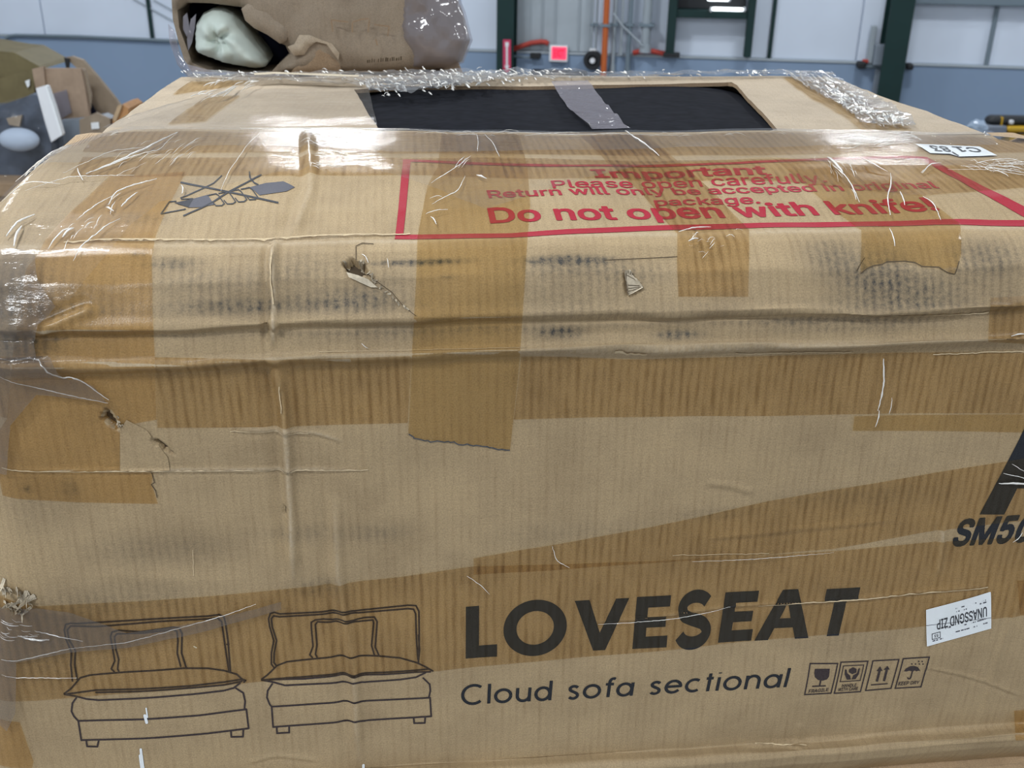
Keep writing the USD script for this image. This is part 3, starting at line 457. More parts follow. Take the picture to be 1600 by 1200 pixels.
S2 = [[(110, 580), (95, 560), (95, 490), (110, 410), (85, 320), (78, 270), (90, 235), (115, 230), (150, 240), (500, 225), (550, 215), (620, 222), (950, 187), (1000, 190), (1018, 225), (1020, 400), (1015, 540)], [(125, 570), (110, 550), (112, 490), (128, 410), (100, 320), (95, 270), (110, 252), (145, 258), (500, 240), (560, 230), (640, 235), (950, 208), (985, 212), (998, 240), (1003, 400), (1012, 520)],
      [(350, 520), (335, 505), (355, 450), (345, 330), (345, 295), (370, 280), (420, 275), (480, 285), (540, 272), (610, 280), (680, 265), (740, 262), (757, 290), (745, 450), (768, 500)], [(380, 520), (370, 500), (380, 440), (370, 310), (385, 292), (470, 300), (560, 288), (640, 290), (730, 280), (735, 300), (722, 440), (740, 500)],
      [(35, 650), (70, 625), (130, 570), (190, 548), (400, 525), (600, 503), (750, 503), (900, 512), (1000, 540), (1060, 568), (1105, 595)], [(35, 655), (300, 640), (600, 615), (800, 605), (1000, 590), (1080, 582), (1105, 595)], [(60, 655), (300, 652), (600, 625), (800, 618), (1000, 602), (1090, 600)],
      [(35, 655), (110, 670), (180, 690), (300, 685), (560, 675), (620, 660), (680, 668), (900, 650), (1000, 635), (1060, 605)], [(100, 680), (72, 720), (68, 760), (85, 800), (98, 815)], [(1045, 640), (1085, 680), (1090, 720), (1080, 765)], [(98, 815), (560, 792), (630, 780), (680, 785), (1088, 765)],
      [(98, 815), (107, 940), (560, 912), (635, 895), (680, 905), (1095, 878), (1088, 765)], [(130, 940), (132, 978), (208, 975), (207, 935)], [(985, 885), (988, 920), (1055, 918), (1058, 880)], [(1015, 370), (1022, 460), (1015, 530)]]
decal(FRONT, 'sofa_drawing', lines([c1(p) for p in S1], 2.7), 'ink_line', 0.0006, 7, 'line drawing of an armless sofa with a pillow at the left')
decal(FRONT, 'sofa_drawing', lines([c2(p) for p in S2], 2.6), 'ink_line', 0.0006, 7, 'line drawing of an armless sofa with a pillow beside the lettering')
# ---- handling symbols
ci = lambda P: [(1240 + x / 6.667, 1000 + y / 6.667) for x, y in P]; qi = lambda P: tuple(ci(P))
def frame(P, w=1.9): return LineString(ci(P + P[:2])).buffer(w / 2, join_style='mitre')
def cw(text, quad, fat=.03): g, b = font(text, False, fat); return quadmap(g, qi(quad), b)
poly = lambda P: Polygon(ci(P)); ln_ = lambda P, w: LineString(ci(P)).buffer(w / 13.3, cap_style='flat')
SYM = {'fragile goblet symbol': [frame([(170, 240), (455, 238), (385, 545), (110, 560)]), poly([(218, 292), (372, 290), (362, 370), (342, 398), (300, 412), (250, 405), (215, 375), (210, 335)]), ln_([(277, 408), (264, 468)], 16), ln_([(188, 472), (330, 466)], 13), cw('FRAGILE', [(158, 507), (362, 490), (355, 522), (148, 542)])],
       'handle with care hands symbol': [frame([(490, 225), (768, 212), (695, 535), (420, 548)]), frame([(515, 262), (725, 250), (690, 415), (480, 425)], 1.3), poly([(530, 295), (546, 300), (552, 335), (582, 360), (592, 402), (548, 404), (525, 345)]), poly([(686, 283), (668, 290), (655, 335), (617, 357), (598, 402), (640, 400), (674, 345)]), poly([(570, 298), (612, 274), (650, 290), (648, 328), (606, 346), (570, 326)]), cw('HANDLE', [(503, 452), (655, 447), (648, 478), (497, 484)]), cw('WITH CARE', [(465, 492), (672, 484), (666, 516), (456, 526)])],
       'two upward arrows symbol': [frame([(820, 208), (1090, 192), (1015, 505), (750, 525)]), ln_([(864, 428), (890, 312)], 24), poly([(857, 316), (896, 264), (921, 312)]), ln_([(939, 424), (965, 300)], 24), poly([(931, 302), (972, 259), (996, 298)]), ln_([(803, 465), (980, 452)], 12)],
       'umbrella keep dry symbol': [frame([(1135, 185), (1405, 165), (1325, 485), (1060, 505)]), poly([(1145, 317), (1168, 287), (1210, 264), (1250, 260), (1290, 275), (1316, 317), (1296, 310), (1275, 319), (1255, 309), (1235, 321), (1200, 311), (1172, 321)]), ln_([(1236, 305), (1218, 385), (1208, 400), (1192, 400), (1184, 384)], 13), cw('KEEP DRY', [(1096, 434), (1312, 421), (1304, 454), (1086, 474)])] + [Point(*ci([(x, y)])[0]).buffer(1.15) for x, y in ((1225, 240), (1263, 240), (1303, 240), (1340, 240), (1296, 212), (1331, 212))]}
for lb, gl in SYM.items(): decal(FRONT, 'handling_symbol', unary_union(gl), 'ink_line', 0.0006, 7, lb)
# ---- red notice on top
decal(TOP, 'notice_frame', unary_union([Polygon([(630, 250), (642, 251), (630, 361), (617, 368)]), LineString([(631, 251), (690, 253), (760, 256), (900, 259.5), (1100, 257), (1250, 251), (1443, 247)]).buffer(1.9), Polygon([(1434, 245.5), (1449, 245.5), (1612, 332), (1660, 356), (1640, 358), (1595, 340)]), Polygon([(616, 369), (620, 362), (800, 364), (950, 357), (1050, 351), (1200, 348.5), (1350, 347), (1500, 345.5), (1660, 347), (1660, 357), (1500, 355), (1350, 355), (1200, 357), (1050, 359.5), (950, 365.5), (800, 371.5)])]), 'ink_red', 0.0006, 7, 'red border of the printed notice')
for tx, q, ft in (('Important', ((921, 267), (1194, 260), (1199, 274), (930, 279)), .012), ('Please open carefully.', ((860, 284), (1284, 272), (1293, 286), (864, 296)), -.012), ('Return will only be accepted in original', ((760, 297), (1456, 286), (1468, 296.5), (764, 308)), .0), ('package.', ((1020, 310), (1183, 304), (1189, 316), (1024, 321)), .0), ('Do not open with knife!', ((761, 325), (1446, 312), (1468, 331), (766, 347)), .012)):
    words(TOP, tx, q, 'ink_red', True, ft)
ck = lambda P: [(220 + x / 6.154, 250 + y / 6.154) for x, y in P]; lk = lambda P, w: LineString(ck(P)).buffer(w / 12.3, cap_style='flat')
decal(TOP, 'knife_symbol', Polygon(ck([(500, 352), (640, 318), (702, 405), (560, 435), (452, 440)])), 'ink_grey', 0.0006, 6, 'grey left glove of the crossed out knife symbol')
decal(TOP, 'knife_symbol', Polygon(ck([(1050, 252), (1200, 215), (1370, 200), (1480, 245), (1400, 282), (1140, 322)])), 'ink_grey', 0.0006, 6, 'grey right glove of the crossed out knife symbol')
decal(TOP, 'knife_symbol', unary_union([Polygon(ck([(320, 397), (505, 352), (455, 438)])), lk([(380, 205), (870, 300), (1320, 385)], 15), lk([(405, 525), (560, 450), (700, 375), (830, 300), (1000, 220), (1160, 140)], 14), lk([(780, 145), (700, 215), (600, 260), (450, 320), (382, 346), (390, 360), (500, 352)], 10), lk([(340, 380), (272, 386), (192, 505), (430, 455)], 11), lk([(1045, 110), (1050, 170), (1090, 215), (1130, 232)], 14)] +
      [LineString(ck([(640 + k * 108, 325 - k * 18), (720 + k * 108, 310 - k * 18), (745 + k * 108, 325 - k * 18), (800 + k * 108, 395 - k * 18), (775 + k * 108, 412 - k * 18), (720 + k * 108, 415 - k * 18), (690 + k * 108, 385 - k * 18)])).buffer(.8) for k in range(4)]), 'ink_dark', 0.0007, 6, 'black strokes of the crossed out knife symbol')
# ---- grazes and holes
def shreds(name, pts, n, size, m, seed, label=None, spread=5, lift=0.006):
    """Small curled scraps of torn paper along a line."""
    r = np.random.default_rng(seed); pp = dens(pts, 1.0); ms = []
    for k in range(n):
        c = pp[r.integers(len(pp))] + r.normal(0, spread * .35, 2); a = r.uniform(0, 6.28); L, w = size * r.uniform(.6, 1.4), size * r.uniform(.25, .6)
        P = np.array([[-L, -w], [L * .3, -w * .8], [L, 0], [L * .4, w], [-L, w * .6]]); R = np.array([[math.cos(a), -math.sin(a)], [math.sin(a), math.cos(a)]]); q = P @ R.T + c
        v, f = flat_tri(Polygon(q), size * .5); U, t = px2(v); al = ((v - c) @ R[:, 0] / L + 1) / 2; e = 0.001 + lift * np.clip(al, 0, 1) ** 2 * r.uniform(.4, 1.2) + 0.0009 * r.random(len(v)); A = surf(U, t, e); B = surf(U, t, e - 0.0005)
        ms += [trimesh.Trimesh(A, f, process=False), trimesh.Trimesh(B, f[:, ::-1], process=False)]
    return part(FRONT, name, cat(ms), m, label=label)
for P, h in DENT[:1] + DENT[2:]: decal(FRONT, 'tear_hole', Polygon(P).buffer(-0.6), 'cavity', 0.0009, 3, 'dark patch painting the shade inside a torn hole in the board')  # dark patches paint the shade inside the dents
shreds('torn_edge', [(540, 410), (552, 404), (566, 410), (574, 424), (584, 436)], 9, 4.5, 'torn_paper', 1, 'torn paper around the hole', 3)
shreds('torn_edge', [(578, 432), (600, 452), (612, 462), (622, 474), (635, 482), (650, 492)], 14, 3.2, 'torn_paper', 2, None, 2, 0.004)
decal(FRONT, 'torn_edge', Polygon([(541, 425), (560, 430), (575, 436), (590, 449), (580, 449), (560, 440), (545, 433)]), 'torn_paper', 0.003, 4)
decal(FRONT, 'tear_line', lines([[(574, 426), (590, 440), (612, 456), (630, 478), (650, 494)], [(556, 404), (556, 382), (566, 377), (583, 378)], [(944, 407), (1058, 400)], [(1337, 424), (1341, 418), (1350, 404)]], 1.1), 'cavity', 0.0009, 5)
shreds('torn_edge', [(977, 425), (990, 432), (1000, 448), (985, 458), (979, 445)], 6, 3, 'torn_paper', 3, 'small torn patch showing the flutes', 4, 0.004)
decal(FRONT, 'torn_edge', Polygon([(975, 425), (984, 424), (992, 434), (1004, 450), (980, 463)]), 'torn_paper', 0.0045, 4, 'pale torn patch showing the flutes')
decal(FRONT, 'tear_line', lines([[(979, 430), (990, 436), (1003, 450)], [(981, 446), (999, 447)], [(981, 451), (1000, 449)], [(980, 456), (998, 451)], [(978, 428), (977, 445), (980, 461)]], .8), 'cavity', 0.0055, 4)
shreds('torn_edge', [(0, 918), (20, 922), (35, 925), (48, 940), (54, 952), (30, 948), (5, 945)], 26, 8, 'torn_paper', 4, 'frayed torn corner of the board', 8, 0.02)
shreds('torn_edge', [(172, 637), (184, 652), (190, 672)], 5, 4, 'torn_paper', 5, None, 3)
decal(FRONT, 'tear_flap', Polygon([(188, 672), (198, 655), (230, 672), (262, 715), (265, 735), (188, 735)]), 'kraft', 0.0012, 7, 'pale strip where tape tore the paper')
decal(FRONT, 'scuff', unary_union([LineString(p).buffer(w) for p, w in (([(229, 1105), (231, 1118)], 1.2), ([(227, 1116), (230, 1126)], 2.3), ([(221, 1168), (222, 1180)], 2.0), ([(221, 1178), (224, 1200)], 3.2), ([(568, 1192), (568, 1210)], 2.0), ([(303, 1010), (307, 1012)], .8))]), 'label_white', 0.0008, 5, 'white paint scuffs')
decal(FRONT, 'tape_edge_line', lines([dens([(640, 678), (648, 684), (700, 692), (750, 698), (795, 704)], 5) + RNG.normal(0, 1.1, (len(dens([(640, 678), (648, 684), (700, 692), (750, 698), (795, 704)], 5)), 2))], 1.8), 'ink_scuff', 0.0012, 5, 'grubby serrated end of the tape')
decal(FRONT, 'tape_edge_line', lines([[(1343, 428), (1352, 421), (1362, 417), (1378, 414), (1385, 410), (1412, 409), (1428, 411), (1440, 417), (1465, 418), (1478, 426), (1490, 429), (1497, 410)], [(236, 737), (241, 755), (236, 758), (243, 768), (245, 778)]], 1.3), 'cavity', 0.0012, 5)

plain('worn_highlight', (.60, .48, .31), .8, .1, .15, 200)  # broken crease fibre, with ridge highlights painted in as pale lines
def worn_lit(P, w, seed):
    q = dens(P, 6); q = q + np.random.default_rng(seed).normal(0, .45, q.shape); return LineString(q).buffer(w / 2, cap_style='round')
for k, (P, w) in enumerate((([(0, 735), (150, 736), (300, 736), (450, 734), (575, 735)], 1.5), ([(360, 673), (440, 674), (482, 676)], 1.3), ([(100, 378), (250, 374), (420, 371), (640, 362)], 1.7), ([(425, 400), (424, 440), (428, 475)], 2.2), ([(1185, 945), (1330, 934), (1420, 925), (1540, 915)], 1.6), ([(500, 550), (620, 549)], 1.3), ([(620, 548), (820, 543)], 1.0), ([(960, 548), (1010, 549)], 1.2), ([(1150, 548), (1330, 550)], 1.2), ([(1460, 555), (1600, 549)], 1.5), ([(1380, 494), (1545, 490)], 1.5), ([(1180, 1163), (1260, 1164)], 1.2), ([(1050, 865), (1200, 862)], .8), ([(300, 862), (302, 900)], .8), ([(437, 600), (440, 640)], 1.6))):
    decal(FRONT, 'crease_line', worn_lit(P, w, k), 'worn_highlight', 0.0016, 5)
# ---- packing tape
def tape(P, m='tape', label=None, eps=0.0011, edge=6): return decal(FB, 'packing_tape', Polygon(P), m, eps, edge, label, tri=grid_tri)
tape([(652, 366), (668, 290), (684, 262), (690, 206), (810, 206), (824, 262), (828, 320), (822, 400), (812, 560), (797, 704), (750, 698), (700, 692), (648, 684), (638, 676), (644, 545), (650, 440)], 'tape_smooth', 'brown tape running over the edge down the front to a serrated end')
tape([(290, 268), (262, 320), (243, 365), (236, 400), (238, 480), (243, 560), (245, 655), (188, 665), (187, 733), (240, 736), (236, 757), (246, 788), (120, 786), (0, 779), (-20, 700), (10, 655), (20, 560), (40, 420), (58, 395), (70, 372), (110, 330), (170, 275)], 'tape_orange', 'wide orange brown tape over the left corner')
tape([(-40, 556), (18, 557), (12, 655), (-40, 652)], 'tape', 'short end of the horizontal tape at the left corner')
tape([(243, 561), (430, 562), (640, 556), (643, 558), (637, 660), (430, 666), (246, 668)], 'tape', 'horizontal brown tape left of the long vertical tape')
tape([(814, 556), (1100, 556), (1400, 552), (1720, 552), (1720, 646), (1330, 646), (1100, 648), (950, 651), (803, 656)], 'tape', 'horizontal brown tape along the upper front')
tape([(740, 873), (800, 861), (1000, 824), (1200, 782), (1400, 748), (1575, 719), (1720, 694), (1720, 800), (1600, 812), (1450, 830), (1300, 856), (1000, 880), (850, 892), (740, 900)], 'tape', 'slanting brown tape above the capital letters')
tape([(-30, 930), (60, 947), (230, 940), (420, 923), (620, 903), (740, 886), (1000, 876), (1300, 859), (1450, 846), (1600, 838), (1720, 830), (1720, 945), (1600, 957), (1400, 982), (1200, 1000), (1000, 1020), (800, 1038), (680, 1049), (400, 1066), (200, 1082), (60, 1096), (-30, 1100)], 'tape', 'wide brown tape across the capital letters and the sofa drawings', 0.0014)
tape([(905, 207), (1005, 207), (1060, 252), (1120, 305), (1170, 360), (1168, 464), (1059, 464), (1058, 366), (1000, 300), (950, 255)], 'tape', 'short tape over the front edge right of the torn patch')
tape([(1210, 250), (1362, 250), (1432, 302), (1499, 354), (1500, 402), (1490, 429), (1478, 426), (1465, 418), (1440, 417), (1428, 411), (1412, 409), (1385, 410), (1378, 414), (1362, 417), (1352, 421), (1343, 428), (1345, 362), (1290, 318)], 'tape_smooth', 'tape over the front edge with a torn wavy end')
tape([(130, 250), (560, 247), (760, 247), (1000, 251), (1300, 247), (1720, 250), (1720, 282), (1440, 309), (1220, 284), (820, 280), (680, 275), (300, 274), (110, 275)], 'tape', 'tape band along the top behind the red notice')
tape([(150, 209), (560, 206), (1000, 208), (1500, 208), (1640, 222), (1640, 236), (1000, 243), (700, 240), (130, 243)], 'tape', 'tape band along the far edge of the top')
tape([(1549, 465), (1720, 455), (1720, 540), (1545, 538)], 'tape', 'tape end at the right of the crushed band'); tape([(1334, 649), (1720, 646), (1720, 676), (1530, 674), (1331, 672)], 'tape_smooth', 'short tape strip above the large cropped letter', 0.0014)
tape([(1587, 905), (1720, 890), (1720, 950), (1590, 956)], 'tape', 'tape scrap at the right below the model number', 0.0018); tape([(1584, 1110), (1720, 1095), (1720, 1148), (1588, 1158)], 'tape_orange', 'orange tape at the lower right corner'); tape([(-30, 1128), (30, 1130), (52, 1190), (50, 1200), (-30, 1200)], 'tape_orange', 'orange tape at the lower left corner')
# ---- stickers
LBQ = [(1445, 950.5), (1545, 921), (1545.5, 978), (1446.5, 1008)]
lb = decal(FB, 'shipping_label', Polygon(LBQ).buffer(-1).buffer(1), 'label_white', 0.0018, 7, 'white upside down shipping label on the front')
def lq(x0, y0, x1, y1):
    tl, tr, br, bl = map(np.array, LBQ); f = lambda a, b: tuple((tl * (1 - a) + tr * a) * (1 - b) + (bl * (1 - a) + br * a) * b); return f(x0, y0), f(x1, y0), f(x1, y1), f(x0, y1)
words(lb, 'UNASSGND ZIP', lq(.16, .36, .93, .62), 'ink_dark', False, .02, 5, 0.0022, True)
def ticks(x0, x1, y0, y1, n, seed):
    r = np.random.default_rng(seed); e = np.sort(r.uniform(0, 1, 2 * n)); tl, tr, br, bl = [np.array(p) for p in lq(x0, y0, x1, y1)]
    f = lambda a, b: tuple((tl * (1 - a) + tr * a) * (1 - b) + (bl * (1 - a) + br * a) * b)
    return unary_union([Polygon([f(e[2 * k], 0), f(e[2 * k + 1], 0), f(e[2 * k + 1], 1), f(e[2 * k], 1)]) for k in range(n)])
for k, (x0, x1, y0, y1, n) in enumerate(((.45, .95, .16, .19, 9), (.80, .95, .215, .25, 4), (.45, .66, .25, .28, 5), (.27, .40, .61, .66, 4), (.55, .93, .67, .70, 8), (.43, .78, .80, .83, 9), (.84, .94, .79, .82, 3), (.09, .27, .88, .91, 5))): decal(lb, 'fine_print', ticks(x0, x1, y0, y1, n, k), 'ink_grey', 0.0022, 5, kind='stuff')
q = lq(.085, .70, .21, .85); decal(lb, 'symbol', unary_union([LineString(list(q) + [q[0]]).buffer(.45)] + [quadmap(font('53')[0], (lq(.12, .74, .18, .81)[2], lq(.12, .74, .18, .81)[3], *lq(.12, .74, .18, .81)[:2]), font('53')[1])]), 'ink_dark', 0.0022, 5)
decal(lb, 'fold_line', LineString([lq(0, .43, 1, 1)[0], lq(0, .70, 1, 1)[1]]).buffer(.35), 'ink_grey', 0.0021, 6)
st = decal(FB, 'location_sticker', Polygon([(1428.5, 227), (1460, 227), (1530, 229), (1558, 243), (1498, 245), (1484, 241), (1453, 241)]), 'label_white', 0.0022, 6, 'white sticker with an upside down location code')
words(st, 'C1', ((1486, 230.5), (1527, 232), (1536, 238.5), (1497, 238)), 'ink_dark', False, .02, 4, 0.0028, True); words(st, '83', ((1449, 230), (1478, 231), (1488, 238.5), (1460, 238)), 'ink_black', True, .0, 4, 0.0028, True); decal(st, 'slash_mark', LineString([(1488, 239), (1497, 244)]).buffer(.8), 'ink_black', 0.0028, 4)

# ---- stretch film on the front carton
def wr(a, fu, fs, seed): return lambda U, s, v: a * meshkit.fbm(np.stack([U * fu, s * fs, U * 0 + seed], -1), 4, seed)
def film(P, m, label, a=0.003, fu=14, fs=30, seed=3, eps=0.003, edge=6, name='stretch_film'): return decal(FB, name, Polygon(P), m, eps, edge, label, wrinkle=wr(a, fu, fs, seed), tri=grid_tri)
film([(20, 264), (40, 250), (62, 235), (118, 215), (165, 204), (400, 204), (900, 206), (1300, 206), (1540, 207), (1600, 214), (1640, 222), (1640, 280), (1500, 262), (1330, 262), (1200, 250), (1000, 262), (860, 300), (760, 330), (690, 300), (560, 262), (430, 272), (330, 300), (250, 318), (200, 360), (150, 420), (110, 470), (60, 470), (0, 500), (-60, 500), (-50, 380), (-12, 297)], 'film', 'clear stretch film over the far top edge and left corner')
film([(150, 206), (400, 205), (900, 206.5), (1540, 207.5), (1560, 230), (1300, 232), (900, 240), (620, 244), (500, 238), (300, 236), (120, 262), (60, 262), (80, 232)], 'film_haze', 'extra layer of stretch film along the far top edge', 0.002, 10, 40, 8, 0.005)
film([(-60, 400), (20, 395), (58, 400), (62, 440), (90, 480), (55, 520), (62, 560), (150, 595), (172, 622), (60, 612), (20, 660), (12, 740), (-40, 740)], 'film_dense', 'grey film bunched at the left corner', 0.010, 18, 26, 5, 0.004)
film([(-20, 948), (60, 945), (110, 952), (200, 985), (330, 965), (440, 935), (440, 948), (330, 980), (200, 1008), (110, 1015), (27, 1032), (26, 1110), (12, 1140), (-20, 1120)], 'film_dense', 'grey film band stretched over the left sofa drawing', 0.006, 20, 40, 6, 0.004)
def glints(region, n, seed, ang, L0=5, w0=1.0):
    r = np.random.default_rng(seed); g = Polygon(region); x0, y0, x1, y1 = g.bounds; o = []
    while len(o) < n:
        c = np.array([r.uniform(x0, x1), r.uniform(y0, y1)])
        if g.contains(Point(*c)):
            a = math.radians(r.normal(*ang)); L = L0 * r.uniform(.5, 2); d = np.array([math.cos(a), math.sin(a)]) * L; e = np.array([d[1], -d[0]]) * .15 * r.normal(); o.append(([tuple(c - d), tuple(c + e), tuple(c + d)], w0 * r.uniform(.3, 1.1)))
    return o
FOLD_GLINTS = glints([(30, 265), (70, 235), (120, 218), (110, 235), (60, 268)], 26, 1, (-28, 14)) + glints([(480, 206), (545, 206), (552, 232), (475, 234)], 40, 2, (0, 8), 7, 1.2) + glints([(490, 242), (545, 244), (535, 270), (480, 272)], 24, 3, (2, 6), 5, 1.1) + glints([(1330, 206), (1420, 207), (1440, 222), (1380, 234), (1320, 232)], 36, 4, (-2, 8), 8, 1.1) + glints([(1500, 255), (1600, 250), (1600, 272), (1520, 270)], 26, 5, (8, 10), 7, .8) + glints([(600, 206), (1250, 209), (1250, 216), (600, 214)], 40, 6, (0, 5), 9, .5) + glints([(200, 232), (330, 222), (300, 250), (180, 275)], 30, 7, (-24, 8), 9, .55) + glints([(1080, 364), (1165, 362), (1160, 400), (1070, 400)], 16, 8, (-20, 20), 4, .7) + glints([(110, 330), (190, 300), (170, 345), (90, 395)], 14, 9, (-45, 14), 6, .8) + glints([(0, 962), (80, 975), (80, 1002), (0, 1000)], 14, 10, (8, 6), 7, .9) + glints([(1290, 255), (1330, 262), (1345, 290), (1300, 280)], 14, 11, (55, 12), 5, .8) + [([(135, 275), (200, 253), (278, 214)], 2.2), ([(137, 274), (190, 258), (250, 240), (277, 215)], 1.0), ([(20, 262), (70, 234), (120, 216)], 1.2), ([(110, 212), (150, 208), (185, 203)], 1.5), ([(60, 240), (90, 228), (112, 228)], 1.6), ([(50, 246), (80, 236), (105, 231)], 1.2), ([(170, 322), (178, 305), (210, 292), (245, 280)], 1.8), ([(178, 332), (170, 330), (167, 326)], 2.2), ([(190, 325), (205, 312), (215, 302)], 1.6),
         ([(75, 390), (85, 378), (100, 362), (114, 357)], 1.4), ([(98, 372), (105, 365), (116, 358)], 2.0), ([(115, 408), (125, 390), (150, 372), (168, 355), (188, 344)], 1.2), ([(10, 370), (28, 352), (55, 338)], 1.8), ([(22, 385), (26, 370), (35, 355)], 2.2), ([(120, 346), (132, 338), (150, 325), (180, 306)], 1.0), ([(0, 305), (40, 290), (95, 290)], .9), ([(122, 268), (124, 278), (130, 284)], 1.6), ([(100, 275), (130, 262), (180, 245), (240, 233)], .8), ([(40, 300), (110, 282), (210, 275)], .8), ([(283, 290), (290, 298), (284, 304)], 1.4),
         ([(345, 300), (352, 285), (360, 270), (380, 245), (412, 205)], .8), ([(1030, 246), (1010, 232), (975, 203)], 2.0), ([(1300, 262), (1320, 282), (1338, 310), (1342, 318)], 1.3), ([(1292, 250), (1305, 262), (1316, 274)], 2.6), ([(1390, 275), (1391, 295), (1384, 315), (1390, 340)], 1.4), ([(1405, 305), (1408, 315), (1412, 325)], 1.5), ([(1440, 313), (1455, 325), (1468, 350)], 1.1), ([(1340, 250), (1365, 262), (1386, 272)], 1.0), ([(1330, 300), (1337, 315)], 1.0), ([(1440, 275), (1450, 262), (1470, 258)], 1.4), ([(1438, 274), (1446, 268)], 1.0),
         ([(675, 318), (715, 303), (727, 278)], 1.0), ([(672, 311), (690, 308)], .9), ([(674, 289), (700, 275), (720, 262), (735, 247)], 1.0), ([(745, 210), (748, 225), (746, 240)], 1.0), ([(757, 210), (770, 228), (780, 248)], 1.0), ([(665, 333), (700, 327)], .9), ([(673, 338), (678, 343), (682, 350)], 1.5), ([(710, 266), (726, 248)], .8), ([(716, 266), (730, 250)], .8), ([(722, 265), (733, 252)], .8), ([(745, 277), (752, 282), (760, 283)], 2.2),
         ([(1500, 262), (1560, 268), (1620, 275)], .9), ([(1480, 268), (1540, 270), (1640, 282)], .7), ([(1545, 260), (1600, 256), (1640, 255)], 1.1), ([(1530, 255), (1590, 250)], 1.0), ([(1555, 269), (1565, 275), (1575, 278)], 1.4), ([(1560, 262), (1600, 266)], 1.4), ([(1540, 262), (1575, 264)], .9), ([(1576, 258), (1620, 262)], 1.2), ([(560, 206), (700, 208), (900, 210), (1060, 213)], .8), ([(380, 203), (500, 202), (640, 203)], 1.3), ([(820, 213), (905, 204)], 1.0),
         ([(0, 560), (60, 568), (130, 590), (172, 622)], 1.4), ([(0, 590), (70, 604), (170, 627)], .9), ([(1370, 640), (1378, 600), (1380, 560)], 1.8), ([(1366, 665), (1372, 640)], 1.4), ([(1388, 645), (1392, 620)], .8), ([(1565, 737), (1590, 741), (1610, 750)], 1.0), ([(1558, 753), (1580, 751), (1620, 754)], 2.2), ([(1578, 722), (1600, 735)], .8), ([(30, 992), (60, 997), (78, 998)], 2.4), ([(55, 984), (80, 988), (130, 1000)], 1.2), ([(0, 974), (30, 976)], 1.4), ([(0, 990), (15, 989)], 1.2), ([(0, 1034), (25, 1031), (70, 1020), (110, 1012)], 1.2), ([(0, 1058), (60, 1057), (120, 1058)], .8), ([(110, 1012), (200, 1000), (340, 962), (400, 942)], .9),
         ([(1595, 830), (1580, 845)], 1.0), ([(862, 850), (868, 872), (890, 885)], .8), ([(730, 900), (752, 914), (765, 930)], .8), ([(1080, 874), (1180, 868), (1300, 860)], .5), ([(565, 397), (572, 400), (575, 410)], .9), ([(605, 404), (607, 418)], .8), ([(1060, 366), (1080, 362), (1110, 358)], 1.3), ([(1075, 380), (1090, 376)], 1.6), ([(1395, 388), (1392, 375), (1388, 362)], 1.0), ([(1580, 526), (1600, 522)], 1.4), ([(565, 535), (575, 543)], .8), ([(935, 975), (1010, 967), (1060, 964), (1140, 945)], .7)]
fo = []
for P, w in FOLD_GLINTS:
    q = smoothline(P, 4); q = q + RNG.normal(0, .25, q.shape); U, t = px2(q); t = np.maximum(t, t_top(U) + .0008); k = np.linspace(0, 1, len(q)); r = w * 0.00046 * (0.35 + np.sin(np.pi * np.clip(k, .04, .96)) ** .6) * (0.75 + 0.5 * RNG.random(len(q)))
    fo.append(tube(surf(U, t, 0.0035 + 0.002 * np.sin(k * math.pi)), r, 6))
part(FB, 'wrinkle_glint', cat(fo), 'film_glint', True, np.vstack([m.vertices[:, :2] for m in fo]), 'white strands painting wrinkles and glints on the stretch film', kind='stuff')  # white tubes paint both film wrinkles and their glints

# ------------------------------------------------------------------ the carton behind, with a cut-out window
RZ = lambda D: -(0.290 - 0.02 * (np.asarray(D) - 1.56))
def px_r(p, dz=0.0):
    a, b, c = lray(p); k = (-0.290 + 0.02 * (-1.56) * 1.0 + dz) ; # Z = -0.290 + 0.02 (D - 1.56) + dz
    lam = (-0.290 - 0.0312 + dz) / (c - 0.02 * b); return a * lam, b * lam
def rsurf(U, D, e=0.0):
    return loc3(U, D, RZ(D) + e + (meshkit.fbm(np.stack([U * 4, D * 14, U * 0], -1), 3, 41) - 0.5) * 0.008)
def rdecal(parent, name, geom, m, eps=0.0, edge=0.02, label=None, fn=None, kind=None, thick=0.0, px=True):
    if px: geom = shapely.transform(geom.segmentize(12), lambda P: np.c_[px_r(P)])
    v, f = grid_tri(geom, edge); e = eps + (fn(v) if fn else 0); A = rsurf(v[:, 0], v[:, 1], e); me = trimesh.Trimesh(A, f, process=False)
    return part(parent, name, me, m, True, v, label, kind=kind)
cs = np.c_[px_r([(150, 214), (283, 119), (1293, 119), (1552, 214)])]; cs[0, 1] = float(DBf(cs[0, 0])) + .012; cs[3, 1] = float(DBf(.86)) + .012; 
RB = thing('cutout_carton', 'kraft carton behind the front box with a rectangular window cut in its top', 'cardboard box', loc3(cs[:, 0].mean(), cs[:, 1].mean(), ZB))
win = [(553, 140), (640, 134), (800, 136), (1000, 131), (1143, 129), (1152, 134), (1214, 202), (1220, 208), (594, 208), (590, 200)]
WU = shapely.transform(Polygon(win).segmentize(12), lambda P: np.c_[px_r(P)])
rdecal(RB, 'top_panel', Polygon(cs).difference(WU), 'kraft_pale', px=False, label='top panel with a cut-out window')
ed = dens(list(WU.exterior.coords), .02); V = np.vstack([rsurf(ed[:, 0], ed[:, 1], 0.0), rsurf(ed[:, 0], ed[:, 1], -0.007)]); n = len(ed); i = np.arange(n - 1)
part(RB, 'cut_edge', trimesh.Trimesh(V, np.vstack([np.c_[i, i + 1, i + 1 + n], np.c_[i, i + 1 + n, i + n]]), process=False), 'kraft_brown', label='dark cut edge of the window')
